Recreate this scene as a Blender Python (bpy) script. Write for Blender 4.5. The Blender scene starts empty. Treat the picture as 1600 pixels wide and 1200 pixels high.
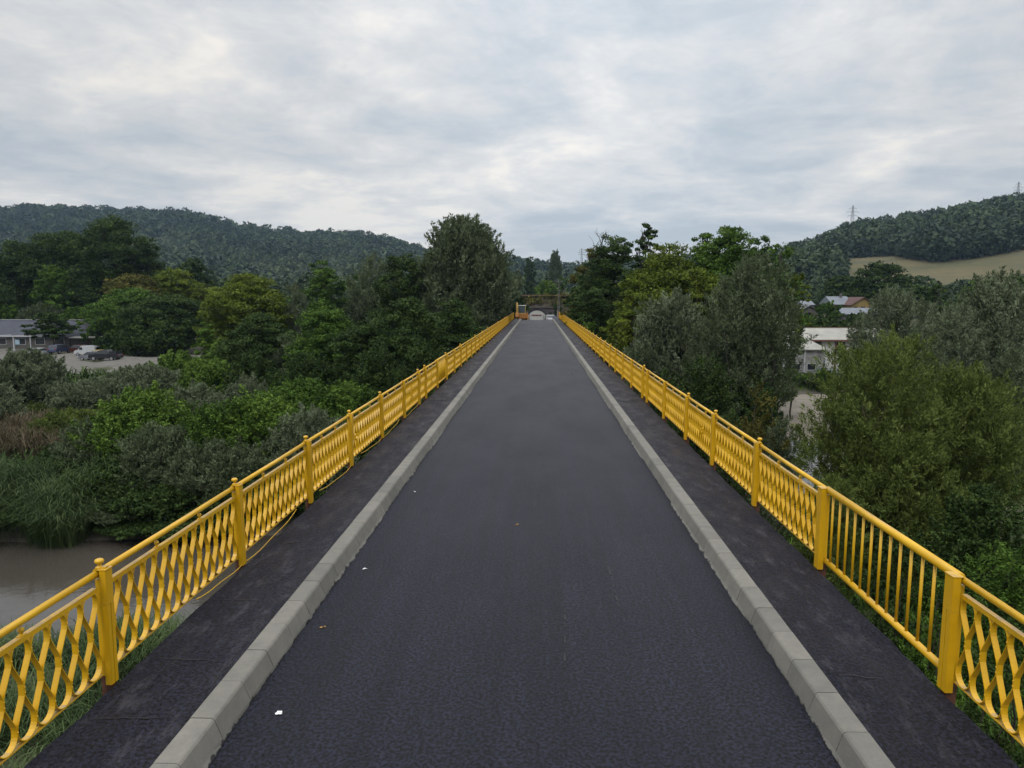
import bpy, bmesh, math, random
import numpy as np
from mathutils import Vector, Matrix, Euler

S = bpy.context.scene
COL = S.collection
R = math.radians
random.seed(7)

# ------------------------------------------------------------------ camera
F_PX = 1110.0                      # focal length for a 1600 px wide picture
PITCH = 6.934; YAW = 2.049; CAM_H = 3.5
cam_d = bpy.data.cameras.new("camera"); cam = bpy.data.objects.new("camera", cam_d)
COL.objects.link(cam); S.camera = cam
cam_d.sensor_width = 36.0; cam_d.sensor_fit = 'HORIZONTAL'
cam_d.lens = 36.0 * F_PX / 1600.0
cam_d.clip_start = 0.1; cam_d.clip_end = 12000
cam.location = (0, 0, CAM_H)
cam.rotation_euler = (R(90 - PITCH), 0, R(YAW))
S.render.resolution_x = 1024; S.render.resolution_y = 768

_M = Euler((R(90 - PITCH), 0, R(YAW))).to_matrix()
CR, CU, CF = _M @ Vector((1, 0, 0)), _M @ Vector((0, 1, 0)), _M @ Vector((0, 0, -1))
def at(px, py, Y):
    """world point at depth Y that the photo shows at pixel px, py (1600 x 1200)"""
    v = CF * F_PX + CR * (px - 800) + CU * (600 - py)
    return Vector((0, 0, CAM_H)) + v * (Y / v.y)

# ------------------------------------------------------------------ sky, sun, exposure
S.view_settings.view_transform = 'Standard'; S.view_settings.look = 'None'
S.view_settings.exposure = 0.0; S.view_settings.gamma = 1.0
SUN_EL, SUN_AZ = 52.0, 205.0       # azimuth clockwise from +Y
w = bpy.data.worlds.new("World"); S.world = w; w.use_nodes = True
nt = w.node_tree; N = nt.nodes; LK = nt.links
for n in list(N): N.remove(n)
out = N.new('ShaderNodeOutputWorld'); bg = N.new('ShaderNodeBackground')
sky = N.new('ShaderNodeTexSky'); sky.sky_type = 'NISHITA'; sky.sun_disc = False
sky.sun_elevation = R(SUN_EL); sky.sun_rotation = R(SUN_AZ); sky.air_density = 1.0; sky.dust_density = 2.0
bg.inputs['Strength'].default_value = 0.1
tc = N.new('ShaderNodeTexCoord'); sep = N.new('ShaderNodeSeparateXYZ'); LK.new(tc.outputs['Generated'], sep.inputs[0])
def mth(op, a, b=None, c=None):
    m = N.new('ShaderNodeMath'); m.operation = op
    for i, v in enumerate((a, b, c)):
        if v is None: continue
        if isinstance(v, (int, float)): m.inputs[i].default_value = v
        else: LK.new(v, m.inputs[i])
    return m.outputs[0]
zc = mth('MAXIMUM', sep.outputs['Z'], 0.0)
den = mth('ADD', zc, 0.16)
cx = mth('DIVIDE', sep.outputs['X'], den); cy = mth('DIVIDE', sep.outputs['Y'], den)
cv = N.new('ShaderNodeCombineXYZ'); LK.new(cx, cv.inputs[0]); LK.new(cy, cv.inputs[1])
def wnoise(scale, detail, rough, off, dist=0.0):
    mp = N.new('ShaderNodeMapping'); mp.inputs['Location'].default_value = off
    mp.inputs['Scale'].default_value = (1.0, 1.0, 1.0)
    LK.new(cv.outputs[0], mp.inputs[0])
    n = N.new('ShaderNodeTexNoise'); n.inputs['Scale'].default_value = scale; n.inputs['Detail'].default_value = detail
    n.inputs['Roughness'].default_value = rough; n.inputs['Distortion'].default_value = dist
    LK.new(mp.outputs[0], n.inputs['Vector']); return n.outputs['Fac']
n1 = wnoise(0.62, 7, 0.52, (3.1, 1.7, 0), 0.35)
n2 = wnoise(1.7, 8, 0.55, (8.2, 4.4, 2), 0.5)
n3 = wnoise(4.6, 9, 0.66, (1.2, 9.4, 5), 0.35)
mix = mth('ADD', mth('ADD', mth('MULTIPLY', n1, 0.40), mth('MULTIPLY', n2, 0.40)), mth('MULTIPLY', n3, 0.20))
cr = N.new('ShaderNodeValToRGB'); LK.new(mix, cr.inputs[0])
e = cr.color_ramp.elements
e[0].position = 0.405; e[0].color = (5.2, 5.75, 6.2, 1)
e[1].position = 0.595; e[1].color = (9.9, 9.4, 8.65, 1)
x = e.new(0.452); x.color = (6.05, 6.4, 6.75, 1)
x = e.new(0.498); x.color = (7.1, 7.2, 7.25, 1)
x = e.new(0.54); x.color = (8.1, 8.0, 7.85, 1)
# thin cloud layer over the clear sky behind
mx = N.new('ShaderNodeMix'); mx.data_type = 'RGBA'; mx.inputs['Factor'].default_value = 0.93
LK.new(sky.outputs[0], mx.inputs['A']); LK.new(cr.outputs[0], mx.inputs['B'])
# a cloud deck is brighter overhead than at the horizon
gain = mth('ADD', 0.92, mth('MULTIPLY', mth('POWER', zc, 3.0), 2.7))
# thinner cloud ahead and to the right lets more light through
dp = N.new('ShaderNodeVectorMath'); dp.operation = 'DOT_PRODUCT'; LK.new(tc.outputs['Generated'], dp.inputs[0]); dp.inputs[1].default_value = at(960, 120, 1.0).__sub__(Vector((0, 0, CAM_H))).normalized()
gain = mth('MULTIPLY', gain, mth('ADD', 0.985, mth('MULTIPLY', mth('POWER', mth('MAXIMUM', dp.outputs['Value'], 0.0), 16.0), 0.20)))
sc = N.new('ShaderNodeVectorMath'); sc.operation = 'SCALE'; LK.new(mx.outputs['Result'], sc.inputs[0]); LK.new(gain, sc.inputs['Scale'])
LK.new(sc.outputs[0], bg.inputs['Color']); LK.new(bg.outputs[0], out.inputs['Surface'])

sd = bpy.data.lights.new("sun", 'SUN'); sun = bpy.data.objects.new("sun", sd); COL.objects.link(sun)
sd.energy = 1.1; sd.angle = R(20); sd.color = (1.0, 0.96, 0.9)
_az = R(SUN_AZ); _el = R(SUN_EL)
sdir = Vector((math.sin(_az) * math.cos(_el), math.cos(_az) * math.cos(_el), math.sin(_el)))
sun.rotation_euler = (-sdir).to_track_quat('-Z', 'Y').to_euler(); sun.location = (0, -20, 60)

# ------------------------------------------------------------------ helpers
def tag(o, label=None, cat=None, group=None, kind=None):
    if label: o["label"] = label
    if cat: o["category"] = cat
    if group: o["group"] = group
    if kind: o["kind"] = kind
    return o
def empty(name, loc=(0, 0, 0), rz=0.0):
    o = bpy.data.objects.new(name, None); COL.objects.link(o); o.location = loc; o.rotation_euler = (0, 0, rz)
    o.empty_display_size = 0.3
    return o
def link(name, me, parent=None, mat=None):
    o = bpy.data.objects.new(name, me); COL.objects.link(o)
    if parent: o.parent = parent
    if mat and not me.materials: me.materials.append(mat)
    return o
class MB:
    """collects plain shapes and links them as one mesh object"""
    def __init__(s): s.v = []; s.f = []
    def add(s, vs, fs):
        b = len(s.v); s.v += [tuple(q) for q in vs]; s.f += [tuple(i + b for i in q) for q in fs]; return s
    def box(s, x0, x1, y0, y1, z0, z1):
        return s.add([(x0,y0,z0),(x1,y0,z0),(x1,y1,z0),(x0,y1,z0),(x0,y0,z1),(x1,y0,z1),(x1,y1,z1),(x0,y1,z1)],
                     [(0,3,2,1),(4,5,6,7),(0,1,5,4),(1,2,6,5),(2,3,7,6),(3,0,4,7)])
    def tube(s, pts, rad, n=8, caps=True):
        pts = [Vector(p) for p in pts]; m = len(pts)
        rad = [rad] * m if isinstance(rad, (int, float)) else rad
        vs = []; fs = []
        for i, p in enumerate(pts):
            d = (pts[min(i + 1, m - 1)] - pts[max(i - 1, 0)]).normalized()
            u = d.orthogonal().normalized() if i == 0 else (u - d * u.dot(d)).normalized()
            q = d.cross(u)
            for k in range(n):
                a = 2 * math.pi * k / n; vs.append(p + (u * math.cos(a) + q * math.sin(a)) * rad[i])
        for i in range(m - 1):
            for k in range(n):
                fs.append((i * n + k, i * n + (k + 1) % n, (i + 1) * n + (k + 1) % n, (i + 1) * n + k))
        if caps: fs += [tuple(range(n))[::-1], tuple((m - 1) * n + k for k in range(n))]
        return s.add(vs, fs)
    def lathe(s, prof, c, n=14):
        vs = []; fs = []
        for r_, z_ in prof:
            for k in range(n):
                a = 2 * math.pi * k / n; vs.append((c[0] + r_ * math.cos(a), c[1] + r_ * math.sin(a), c[2] + z_))
        for i in range(len(prof) - 1):
            for k in range(n): fs.append((i * n + k, i * n + (k + 1) % n, (i + 1) * n + (k + 1) % n, (i + 1) * n + k))
        fs += [tuple(range(n))[::-1], tuple((len(prof) - 1) * n + k for k in range(n))]
        return s.add(vs, fs)
    def prism(s, poly, axis, a, b):
        """poly of (u, v) extruded along axis from a to b: x -> (y,z), y -> (x,z), z -> (x,y)"""
        n = len(poly)
        def P(u, v, t): return {'x': (t, u, v), 'y': (u, t, v), 'z': (u, v, t)}[axis]
        vs = [P(u, v, a) for u, v in poly] + [P(u, v, b) for u, v in poly]
        fs = [tuple(range(n)), tuple(range(2 * n - 1, n - 1, -1))] + [(i, i + n, (i + 1) % n + n, (i + 1) % n) for i in range(n)]
        return s.add(vs, fs)
    def mesh(s, name, mat=None, smooth=False, bevel=0.0):
        me = bpy.data.meshes.new(name); me.from_pydata(s.v, [], s.f)
        bm = bmesh.new(); bm.from_mesh(me)
        if bevel: bmesh.ops.bevel(bm, geom=[e_ for e_ in bm.edges if e_.is_manifold and e_.calc_face_angle(0) > 0.6], offset=bevel, segments=2, affect='EDGES', clamp_overlap=True)
        bmesh.ops.recalc_face_normals(bm, faces=bm.faces); bm.to_mesh(me); bm.free()
        if mat: me.materials.append(mat)
        if smooth:
            for p in me.polygons: p.use_smooth = True
        return me
    def build(s, name, mat, parent=None, smooth=False, bevel=0.0):
        return link(name, s.mesh(name, mat, smooth, bevel), parent)

def quads_mesh(name, P, tint, mat):
    """P (n,4,3) loose quads with one 'tint' number per face"""
    n = len(P); me = bpy.data.meshes.new(name)
    me.vertices.add(n * 4); me.vertices.foreach_set('co', P.reshape(-1).astype(np.float32))
    me.loops.add(n * 4); me.loops.foreach_set('vertex_index', np.arange(n * 4, dtype=np.int32))
    me.polygons.add(n); me.polygons.foreach_set('loop_start', np.arange(0, n * 4, 4, dtype=np.int32))
    at_ = me.attributes.new('tint', 'FLOAT', 'FACE'); at_.data.foreach_set('value', tint.astype(np.float32))
    me.update(calc_edges=True)
    if mat: me.materials.append(mat)
    return me

# ------------------------------------------------------------------ materials
def new_mat(name):
    m = bpy.data.materials.new(name); m.use_nodes = True
    t = m.node_tree; b = t.nodes['Principled BSDF']; return m, t, b
def tnoise(t, scale, detail=4, rough=0.5, coord='Object', stretch=None):
    c = t.nodes.new('ShaderNodeTexCoord'); n = t.nodes.new('ShaderNodeTexNoise')
    n.inputs['Scale'].default_value = scale; n.inputs['Detail'].default_value = detail; n.inputs['Roughness'].default_value = rough
    if stretch:
        mp = t.nodes.new('ShaderNodeMapping'); mp.inputs['Scale'].default_value = stretch
        t.links.new(c.outputs[coord], mp.inputs[0]); t.links.new(mp.outputs[0], n.inputs['Vector'])
    else: t.links.new(c.outputs[coord], n.inputs['Vector'])
    return n.outputs['Fac']
def ramp(t, fac, stops):
    r = t.nodes.new('ShaderNodeValToRGB'); t.links.new(fac, r.inputs[0]); el = r.color_ramp.elements
    el[0].position, el[0].color = stops[0][0], (*stops[0][1], 1); el[1].position, el[1].color = stops[-1][0], (*stops[-1][1], 1)
    for p, c in stops[1:-1]: q = el.new(p); q.color = (*c, 1)
    return r.outputs[0]
def mixc(t, fac, a, b, mode='MIX'):
    m = t.nodes.new('ShaderNodeMix'); m.data_type = 'RGBA'; m.blend_type = mode
    for k, v in (('Factor', fac), ('A', a), ('B', b)):
        if isinstance(v, (int, float)): m.inputs[k].default_value = v
        elif isinstance(v, tuple): m.inputs[k].default_value = (*v, 1)
        else: t.links.new(v, m.inputs[k])
    return m.outputs['Result']
def bump(t, b, h, strength, dist):
    n = t.nodes.new('ShaderNodeBump'); n.inputs['Strength'].default_value = strength; n.inputs['Distance'].default_value = dist
    t.links.new(h, n.inputs['Height']); t.links.new(n.outputs[0], b.inputs['Normal'])
def tmath(t, op, a, b=None):
    m = t.nodes.new('ShaderNodeMath'); m.operation = op
    for i, v in enumerate((a, b)):
        if v is None: continue
        if isinstance(v, (int, float)): m.inputs[i].default_value = v
        else: t.links.new(v, m.inputs[i])
    return m.outputs[0]
def simple(name, col, rough=0.6, metal=0.0, var=0.12, scale=3.0, spec=0.4):
    m, t, b = new_mat(name)
    f = tnoise(t, scale, 5)
    c = ramp(t, f, [(0.3, tuple(v * (1 - var) for v in col)), (0.7, tuple(min(1, v * (1 + var)) for v in col))])
    t.links.new(c, b.inputs['Base Color']); b.inputs['Roughness'].default_value = rough
    b.inputs['Metallic'].default_value = metal; b.inputs['Specular IOR Level'].default_value = spec
    return m

def asphalt_mat(name, c0, c1, walk=False):
    m, t, b = new_mat(name)
    fine = tnoise(t, 140 if not walk else 90, 3, 0.7)
    mid = tnoise(t, 9, 6, 0.65)
    broad = tnoise(t, 0.9, 5, 0.6, stretch=(1.0, 0.35, 1.0))
    streak = tnoise(t, 2.2, 4, 0.6, stretch=(2.2, 0.05, 1.0))
    c = ramp(t, fine, [(0.32, c0), (0.68, c1)])
    k = ramp(t, mid, [(0.3, (0.78,) * 3), (0.7, (1.2,) * 3)]); c = mixc(t, 1.0, c, k, 'MULTIPLY')
    k = ramp(t, tnoise(t, 30, 2, 0.6), [(0.40, (0.12,) * 3), (0.60, (2.25,) * 3)]); c = mixc(t, 1.0, c, k, 'MULTIPLY')
    k = ramp(t, broad, [(0.33, (0.84, 0.84, 0.86)), (0.67, (1.17, 1.15, 1.13))]); c = mixc(t, 1.0, c, k, 'MULTIPLY')
    k = ramp(t, streak, [(0.35, (0.80,) * 3), (0.65, (1.20,) * 3)]); c = mixc(t, 1.0, c, k, 'MULTIPLY')
    if walk:
        v = t.nodes.new('ShaderNodeTexVoronoi'); v.feature = 'DISTANCE_TO_EDGE'; v.inputs['Scale'].default_value = 0.9
        cc = t.nodes.new('ShaderNodeTexCoord'); nn = t.nodes.new('ShaderNodeTexNoise'); nn.inputs['Scale'].default_value = 3.0; nn.inputs['Detail'].default_value = 6
        t.links.new(cc.outputs['Object'], nn.inputs['Vector'])
        ad = t.nodes.new('ShaderNodeVectorMath'); ad.operation = 'MULTIPLY_ADD'; ad.inputs[1].default_value = (0.5, 0.5, 0.0)
        t.links.new(nn.outputs['Color'], ad.inputs[0]); t.links.new(cc.outputs['Object'], ad.inputs[2]); t.links.new(ad.outputs[0], v.inputs['Vector'])
        crack = ramp(t, v.outputs['Distance'], [(0.0, (0.0,) * 3), (0.022, (1.0,) * 3)])
        msk = ramp(t, tnoise(t, 0.7, 3), [(0.52, (1.0,) * 3), (0.66, (0.0,) * 3)])
        ck = mixc(t, msk, crack, (1.0, 1.0, 1.0))
        c = mixc(t, 1.0, c, mixc(t, 0.2, ck, (1.0, 1.0, 1.0)), 'MULTIPLY')
        dust = ramp(t, tnoise(t, 5.5, 10, 0.78, stretch=(1.0, 0.30, 1.0)), [(0.52, (0.0,) * 3), (0.70, (1.0,) * 3)])
        c = mixc(t, tmath(t, 'MULTIPLY', dust, 0.55), c, (0.085, 0.082, 0.095))
        h = tmath(t, 'ADD', tmath(t, 'MULTIPLY', tnoise(t, 2.4, 7, 0.6, stretch=(1, .5, 1)), 1.0), tmath(t, 'MULTIPLY', tnoise(t, 14, 7, 0.7), 0.35))
        bump(t, b, h, 1.0, 0.07)
    else:
        h = tmath(t, 'ADD', fine, tmath(t, 'MULTIPLY', mid, 0.5)); bump(t, b, tmath(t, 'ADD', h, tnoise(t, 30, 3, 0.7)), 0.9, 0.010)
    t.links.new(c, b.inputs['Base Color'])
    rr = ramp(t, tnoise(t, 2.6 if walk else .7, 6, .65, stretch=(1, .4, 1)), [(.35, (.46 if walk else .53,) * 3), (.65, (.72 if walk else .60,) * 3)]); t.links.new(rr, b.inputs['Roughness'])
    b.inputs['Specular IOR Level'].default_value = 0.27 if not walk else 0.20; b.inputs['Specular Tint'].default_value = (0.94, 0.95, 1.0, 1)
    return m
M_road = asphalt_mat("fresh_asphalt", (0.0022, 0.0027, 0.0065), (0.0105, 0.0116, 0.0210))
M_walk = asphalt_mat("mastic_asphalt", (0.0022, 0.0025, 0.0060), (0.0085, 0.0092, 0.0165), True)

def kerb_material():
    m, t, b = new_mat("kerb_concrete")
    a = t.nodes.new('ShaderNodeAttribute'); a.attribute_name = 'tint'
    c = ramp(t, a.outputs['Fac'], [(0.0, (0.125, 0.122, 0.110)), (0.5, (0.158, 0.152, 0.133)), (1.0, (0.190, 0.182, 0.158))])
    k = ramp(t, tnoise(t, 5, 8, 0.65), [(0.3, (0.82, 0.83, 0.85)), (0.7, (1.12, 1.11, 1.08))]); c = mixc(t, 1.0, c, k, 'MULTIPLY')
    k = ramp(t, tnoise(t, 60, 3, 0.6), [(0.3, (0.93,) * 3), (0.7, (1.06,) * 3)]); c = mixc(t, 1.0, c, k, 'MULTIPLY')
    rust = ramp(t, tnoise(t, 1.7, 5, 0.6), [(0.66, (0.0,) * 3), (0.76, (1.0,) * 3)])
    c = mixc(t, tmath(t, 'MULTIPLY', rust, 0.4), c, (0.16, 0.11, 0.07))
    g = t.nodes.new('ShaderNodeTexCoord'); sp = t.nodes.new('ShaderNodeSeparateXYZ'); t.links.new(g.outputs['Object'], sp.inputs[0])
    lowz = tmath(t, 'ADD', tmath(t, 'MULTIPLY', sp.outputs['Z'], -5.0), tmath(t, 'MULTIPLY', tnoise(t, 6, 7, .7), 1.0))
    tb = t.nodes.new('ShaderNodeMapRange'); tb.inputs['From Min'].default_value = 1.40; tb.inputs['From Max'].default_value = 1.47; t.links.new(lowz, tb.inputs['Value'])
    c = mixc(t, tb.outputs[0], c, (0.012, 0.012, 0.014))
    t.links.new(c, b.inputs['Base Color']); b.inputs['Roughness'].default_value = 0.85
    bump(t, b, tnoise(t, 45, 5, 0.7), 0.3, 0.006)
    return m
M_kerb = kerb_material()

def yellow_material():
    m, t, b = new_mat("yellow_paint")
    c = ramp(t, tnoise(t, 1.6, 5, 0.6), [(0.3, (0.57, 0.315, 0.004)), (0.7, (0.69, 0.400, 0.008))])
    g = t.nodes.new('ShaderNodeNewGeometry'); sp = t.nodes.new('ShaderNodeSeparateXYZ'); t.links.new(g.outputs['Normal'], sp.inputs[0])
    # dirt that settles on flat tops (an upward facing ledge keeps dust whatever the light)
    up = ramp(t, sp.outputs['Z'], [(0.93, (0.0,) * 3), (0.99, (1.0,) * 3)])
    dn = ramp(t, tnoise(t, 7, 7, 0.7), [(0.36, (0.0,) * 3), (0.6, (1.0,) * 3)])
    c = mixc(t, tmath(t, 'MULTIPLY', tmath(t, 'MULTIPLY', up, dn), 0.8), c, (0.30, 0.225, 0.14))
    ch = ramp(t, tnoise(t, 16, 7, 0.8), [(0.655, (0.0,) * 3), (0.685, (1.0,) * 3)])
    c = mixc(t, tmath(t, 'MULTIPLY', ch, 0.7), c, (0.16, 0.075, 0.03))
    dirt = ramp(t, tnoise(t, 4.5, 7, 0.7, stretch=(1, 1, .4)), [(0.5, (0.0,) * 3), (0.8, (1.0,) * 3)])
    c = mixc(t, tmath(t, 'MULTIPLY', dirt, 0.30), c, (0.33, 0.20, 0.012))
    t.links.new(c, b.inputs['Base Color']); b.inputs['Roughness'].default_value = 0.36; b.inputs['Specular IOR Level'].default_value = 0.55
    bump(t, b, tnoise(t, 35, 4, 0.6), 0.18, 0.003)
    return m
M_yel = yellow_material()
M_rust = simple("rusty_steel", (0.085, 0.035, 0.022), 0.85, 0, 0.4, 14)
M_conc = simple("aged_concrete", (0.17, 0.165, 0.15), 0.9, 0, 0.3, 2.5)

def leaf_mat(name, c0, c1, c2, trans=0.16, gloss=0.06):
    m, t, b = new_mat(name)
    a = t.nodes.new('ShaderNodeAttribute'); a.attribute_name = 'tint'
    c = ramp(t, a.outputs['Fac'], [(0.0, c0), (0.5, c1), (1.0, c2)])
    t.links.new(c, b.inputs['Base Color']); b.inputs['Roughness'].default_value = 0.55; b.inputs['Specular IOR Level'].default_value = gloss
    tr = t.nodes.new('ShaderNodeBsdfTranslucent'); t.links.new(c, tr.inputs['Color'])
    mx_ = t.nodes.new('ShaderNodeMixShader'); mx_.inputs[0].default_value = trans
    o_ = t.nodes['Material Output']; t.links.new(b.outputs[0], mx_.inputs[1]); t.links.new(tr.outputs[0], mx_.inputs[2]); t.links.new(mx_.outputs[0], o_.inputs['Surface'])
    return m
LEAF = {
 'silver':  leaf_mat("silver_willow_leaf", (0.060, 0.076, 0.040), (0.125, 0.155, 0.086), (0.250, 0.295, 0.185)),
 'greywil': leaf_mat("grey_willow_leaf", (0.045, 0.060, 0.030), (0.092, 0.120, 0.060), (0.190, 0.232, 0.132)),
 'olive':   leaf_mat("olive_willow_leaf", (0.048, 0.068, 0.016), (0.094, 0.130, 0.030), (0.185, 0.232, 0.062)),
 'yellowg': leaf_mat("yellow_green_leaf", (0.048, 0.070, 0.010), (0.092, 0.128, 0.016), (0.180, 0.225, 0.032)),
 'green':   leaf_mat("green_leaf", (0.026, 0.055, 0.010), (0.056, 0.108, 0.017), (0.120, 0.205, 0.034)),
 'bright':  leaf_mat("bright_green_leaf", (0.040, 0.080, 0.013), (0.085, 0.150, 0.023), (0.175, 0.270, 0.048)),
 'dark':    leaf_mat("dark_green_leaf", (0.016, 0.032, 0.010), (0.036, 0.062, 0.016), (0.080, 0.125, 0.032)),
 'brown':   leaf_mat("rusty_green_leaf", (0.045, 0.046, 0.012), (0.088, 0.088, 0.020), (0.165, 0.150, 0.038)),
 'reed':    leaf_mat("reed_leaf", (0.026, 0.046, 0.016), (0.050, 0.080, 0.028), (0.110, 0.150, 0.060)),
 'dry':     leaf_mat("dry_weed", (0.055, 0.044, 0.024), (0.095, 0.076, 0.046), (0.160, 0.130, 0.085)),
}
def bark(name, c):
    m, t, b = new_mat(name)
    k = ramp(t, tnoise(t, 5, 6, 0.7, stretch=(1, 1, .2)), [(0.3, tuple(v * .5 for v in c)), (0.7, c)])
    t.links.new(k, b.inputs['Base Color']); b.inputs['Roughness'].default_value = 0.95
    bump(t, b, tnoise(t, 12, 5, 0.7, stretch=(1, 1, .2)), 0.6, 0.03); return m
M_bark = bark("dark_bark", (0.075, 0.060, 0.046)); M_barkg = bark("grey_bark", (0.085, 0.076, 0.064))

# ------------------------------------------------------------------ terrain
RIV = np.array([(-300, 18), (-80, 26), (-30, 32), (-5, 36), (11, 46), (23, 62), (32, 80), (38.5, 98), (58, 108), (95, 110), (400, 118)], float)
RHW = np.array([8, 7.5, 7, 6, 4.5, 4.0, 5.5, 8.5, 5, 4, 4], float)
WATER_Z = -11.0
def river_d(x, y):
    """distance beyond the river's half width (negative = in the water)"""
    best = np.full(np.shape(x), 1e9)
    for i in range(len(RIV) - 1):
        a, b_ = RIV[i], RIV[i + 1]; d = b_ - a
        tt = np.clip(((x - a[0]) * d[0] + (y - a[1]) * d[1]) / (d @ d), 0, 1)
        dd = np.hypot(x - a[0] - tt * d[0], y - a[1] - tt * d[1]) - (RHW[i] + tt * (RHW[i + 1] - RHW[i]))
        best = np.minimum(best, dd)
    return best
def sst(a, b_, v):
    q = np.clip((v - a) / (b_ - a), 0, 1); return q * q * (3 - 2 * q)
def road_z(y):
    return -0.2 - 4.5 * sst(116, 186, y)
def ground_z(x, y):
    x = np.asarray(x, float); y = np.asarray(y, float)
    d = river_d(x, y)
    z = -9.3 + 1.3 * sst(9, 32, d) + 1.0 * sst(-40, -52, x) * sst(60, 90, y) + 0.25 * np.sin(x * 0.23 + 1.3) * np.cos(y * 0.19) + 0.12 * np.sin(x * .61 + y * .43)
    z = z + 7.0 * sst(132, 215, y) * sst(20, 60, np.abs(x)) + 4.0 * sst(200, 240, y) * (1 - sst(20, 60, np.abs(x)))
    z = np.where(d < 6, -12.0 + (z + 12.0) * sst(-2.5, 6, d), z)
    wgt = sst(26, 13, np.abs(x)) * sst(109, 119, y) * sst(240, 200, y)
    z = z * (1 - wgt) + (road_z(y) - 0.12) * wgt
    # bank behind the camera that the bridge starts from
    wgt = sst(-14, -24, y) ; z = z * (1 - wgt) + (-0.4) * wgt * sst(30, 14, np.abs(x)) + z * wgt * (1 - sst(30, 14, np.abs(x)))
    return z
def gz(x, y): return float(ground_z(x, y))

def axis_lines(lo, hi, step, far, n):
    core = np.arange(lo, hi + step * .5, step)
    g = (np.linspace(0, 1, n) ** 2.4)[1:] * (far)
    return np.concatenate([(lo - g)[::-1], core, hi + g])
xs = axis_lines(-60, 70, 1.3, 7000, 34); ys = axis_lines(-30, 140, 1.3, 7000, 40)
ys = ys[ys > -1500]
X, Y = np.meshgrid(xs, ys); Z = ground_z(X, Y) + (np.random.RandomState(1).rand(*X.shape) - .5) * 0.12
def grid_mesh(name, X, Y, Z, mat):
    ny, nx = X.shape; me = bpy.data.meshes.new(name)
    vs = np.stack([X, Y, Z], -1).reshape(-1, 3); idx = np.arange(ny * nx).reshape(ny, nx)
    fs = np.stack([idx[:-1, :-1], idx[:-1, 1:], idx[1:, 1:], idx[1:, :-1]], -1).reshape(-1, 4)
    me.from_pydata(vs.tolist(), [], fs.tolist()); me.update(); me.materials.append(mat)
    for p in me.polygons: p.use_smooth = True
    return me
def ground_material():
    m, t, b = new_mat("valley_ground")
    c = ramp(t, tnoise(t, 0.12, 7, 0.65), [(0.3, (0.035, 0.042, 0.016)), (0.5, (0.05, 0.055, 0.024)), (0.7, (0.095, 0.082, 0.05))])
    k = ramp(t, tnoise(t, 2.5, 6, 0.7), [(0.3, (0.65,) * 3), (0.7, (1.3,) * 3)]); c = mixc(t, 1.0, c, k, 'MULTIPLY')
    # gravel where the ground drops towards the river
    g = t.nodes.new('ShaderNodeNewGeometry'); sp = t.nodes.new('ShaderNodeSeparateXYZ'); t.links.new(g.outputs['Position'], sp.inputs[0])
    low = tmath(t, 'ADD', sp.outputs['Z'], tmath(t, 'MULTIPLY', tnoise(t, 0.35, 5, .6), 1.2))
    lo = ramp(t, tmath(t, 'DIVIDE', tmath(t, 'ADD', low, 12.2), 4.0), [(0.48, (1.0,) * 3), (0.62, (0.0,) * 3)])
    gr = ramp(t, tnoise(t, 9, 6, 0.7), [(0.3, (0.045, 0.038, 0.028)), (0.7, (0.12, 0.108, 0.088))])
    c = mixc(t, lo, c, gr)
    t.links.new(c, b.inputs['Base Color']); b.inputs['Roughness'].default_value = 0.95
    bump(t, b, tnoise(t, 3, 7, 0.7), 0.8, 0.15); return m
M_ground = ground_material()
tag(link("ground", grid_mesh("ground", X, Y, Z, M_ground)), kind='structure')

def water_material():
    m, t, b = new_mat("muddy_river")
    c = ramp(t, tnoise(t, 0.05, 4, 0.6), [(0.35, (0.050, 0.044, 0.036)), (0.65, (0.072, 0.063, 0.052))])
    t.links.new(c, b.inputs['Base Color']); b.inputs['Roughness'].default_value = 0.05; b.inputs['IOR'].default_value = 1.5
    h = tmath(t, 'ADD', tnoise(t, 1.1, 4, 0.55), tmath(t, 'MULTIPLY', tnoise(t, 6.0, 3, 0.5), 0.25)); bump(t, b, h, 0.26, 0.06); return m
wx = np.concatenate([np.linspace(-400, -60, 8), np.linspace(-50, 80, 50), np.linspace(100, 450, 8)])
wm = []; 
Xw, Yw = np.meshgrid(wx, np.linspace(-2, 150, 60))
tag(link("river_water", grid_mesh("river_water", Xw, Yw, np.full(Xw.shape, WATER_Z), water_material())), kind='structure')

# car park and yards: sheets laid on the ground
def ground_patch(name, pts, mat, lift=0.05, step=1.5):
    from mathutils.geometry import delaunay_2d_cdt
    pts = [Vector(p) for p in pts]; n = len(pts)
    x0, x1 = min(p.x for p in pts), max(p.x for p in pts); y0, y1 = min(p.y for p in pts), max(p.y for p in pts)
    pp = []
    for i in range(n):
        a, b_ = pts[i], pts[(i + 1) % n]; k = max(1, int((b_ - a).length / step))
        for j in range(k): pp.append(a.lerp(b_, j / k) + Vector((random.uniform(-.3, .3), random.uniform(-.3, .3))))
    nb = len(pp); ins = [Vector((x0 + i * step, y0 + j * step)) for i in range(int((x1 - x0) / step)) for j in range(int((y1 - y0) / step))]
    v, e_, f, *_ = delaunay_2d_cdt(pp + ins, [], [list(range(nb))], 1, 0.01)
    me = bpy.data.meshes.new(name); me.from_pydata([(q.x, q.y, gz(q.x, q.y) + lift) for q in v], [], [tuple(q) for q in f]); me.update()
    me.materials.append(mat)
    return tag(link(name, me), kind='structure')
M_dirt = simple("gravel_yard", (0.115, 0.108, 0.095), 0.95, 0, 0.28, 0.9)
ground_patch("gravel_yard", [(-170, 108), (-72, 92), (-60, 95), (-55, 108), (-58, 128), (-68, 138), (-170, 138)], M_dirt, 0.14)
ground_patch("dirt_yard", [(36, 119), (36, 124), (70, 127), (70, 124)], M_dirt, 0.14)

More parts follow.
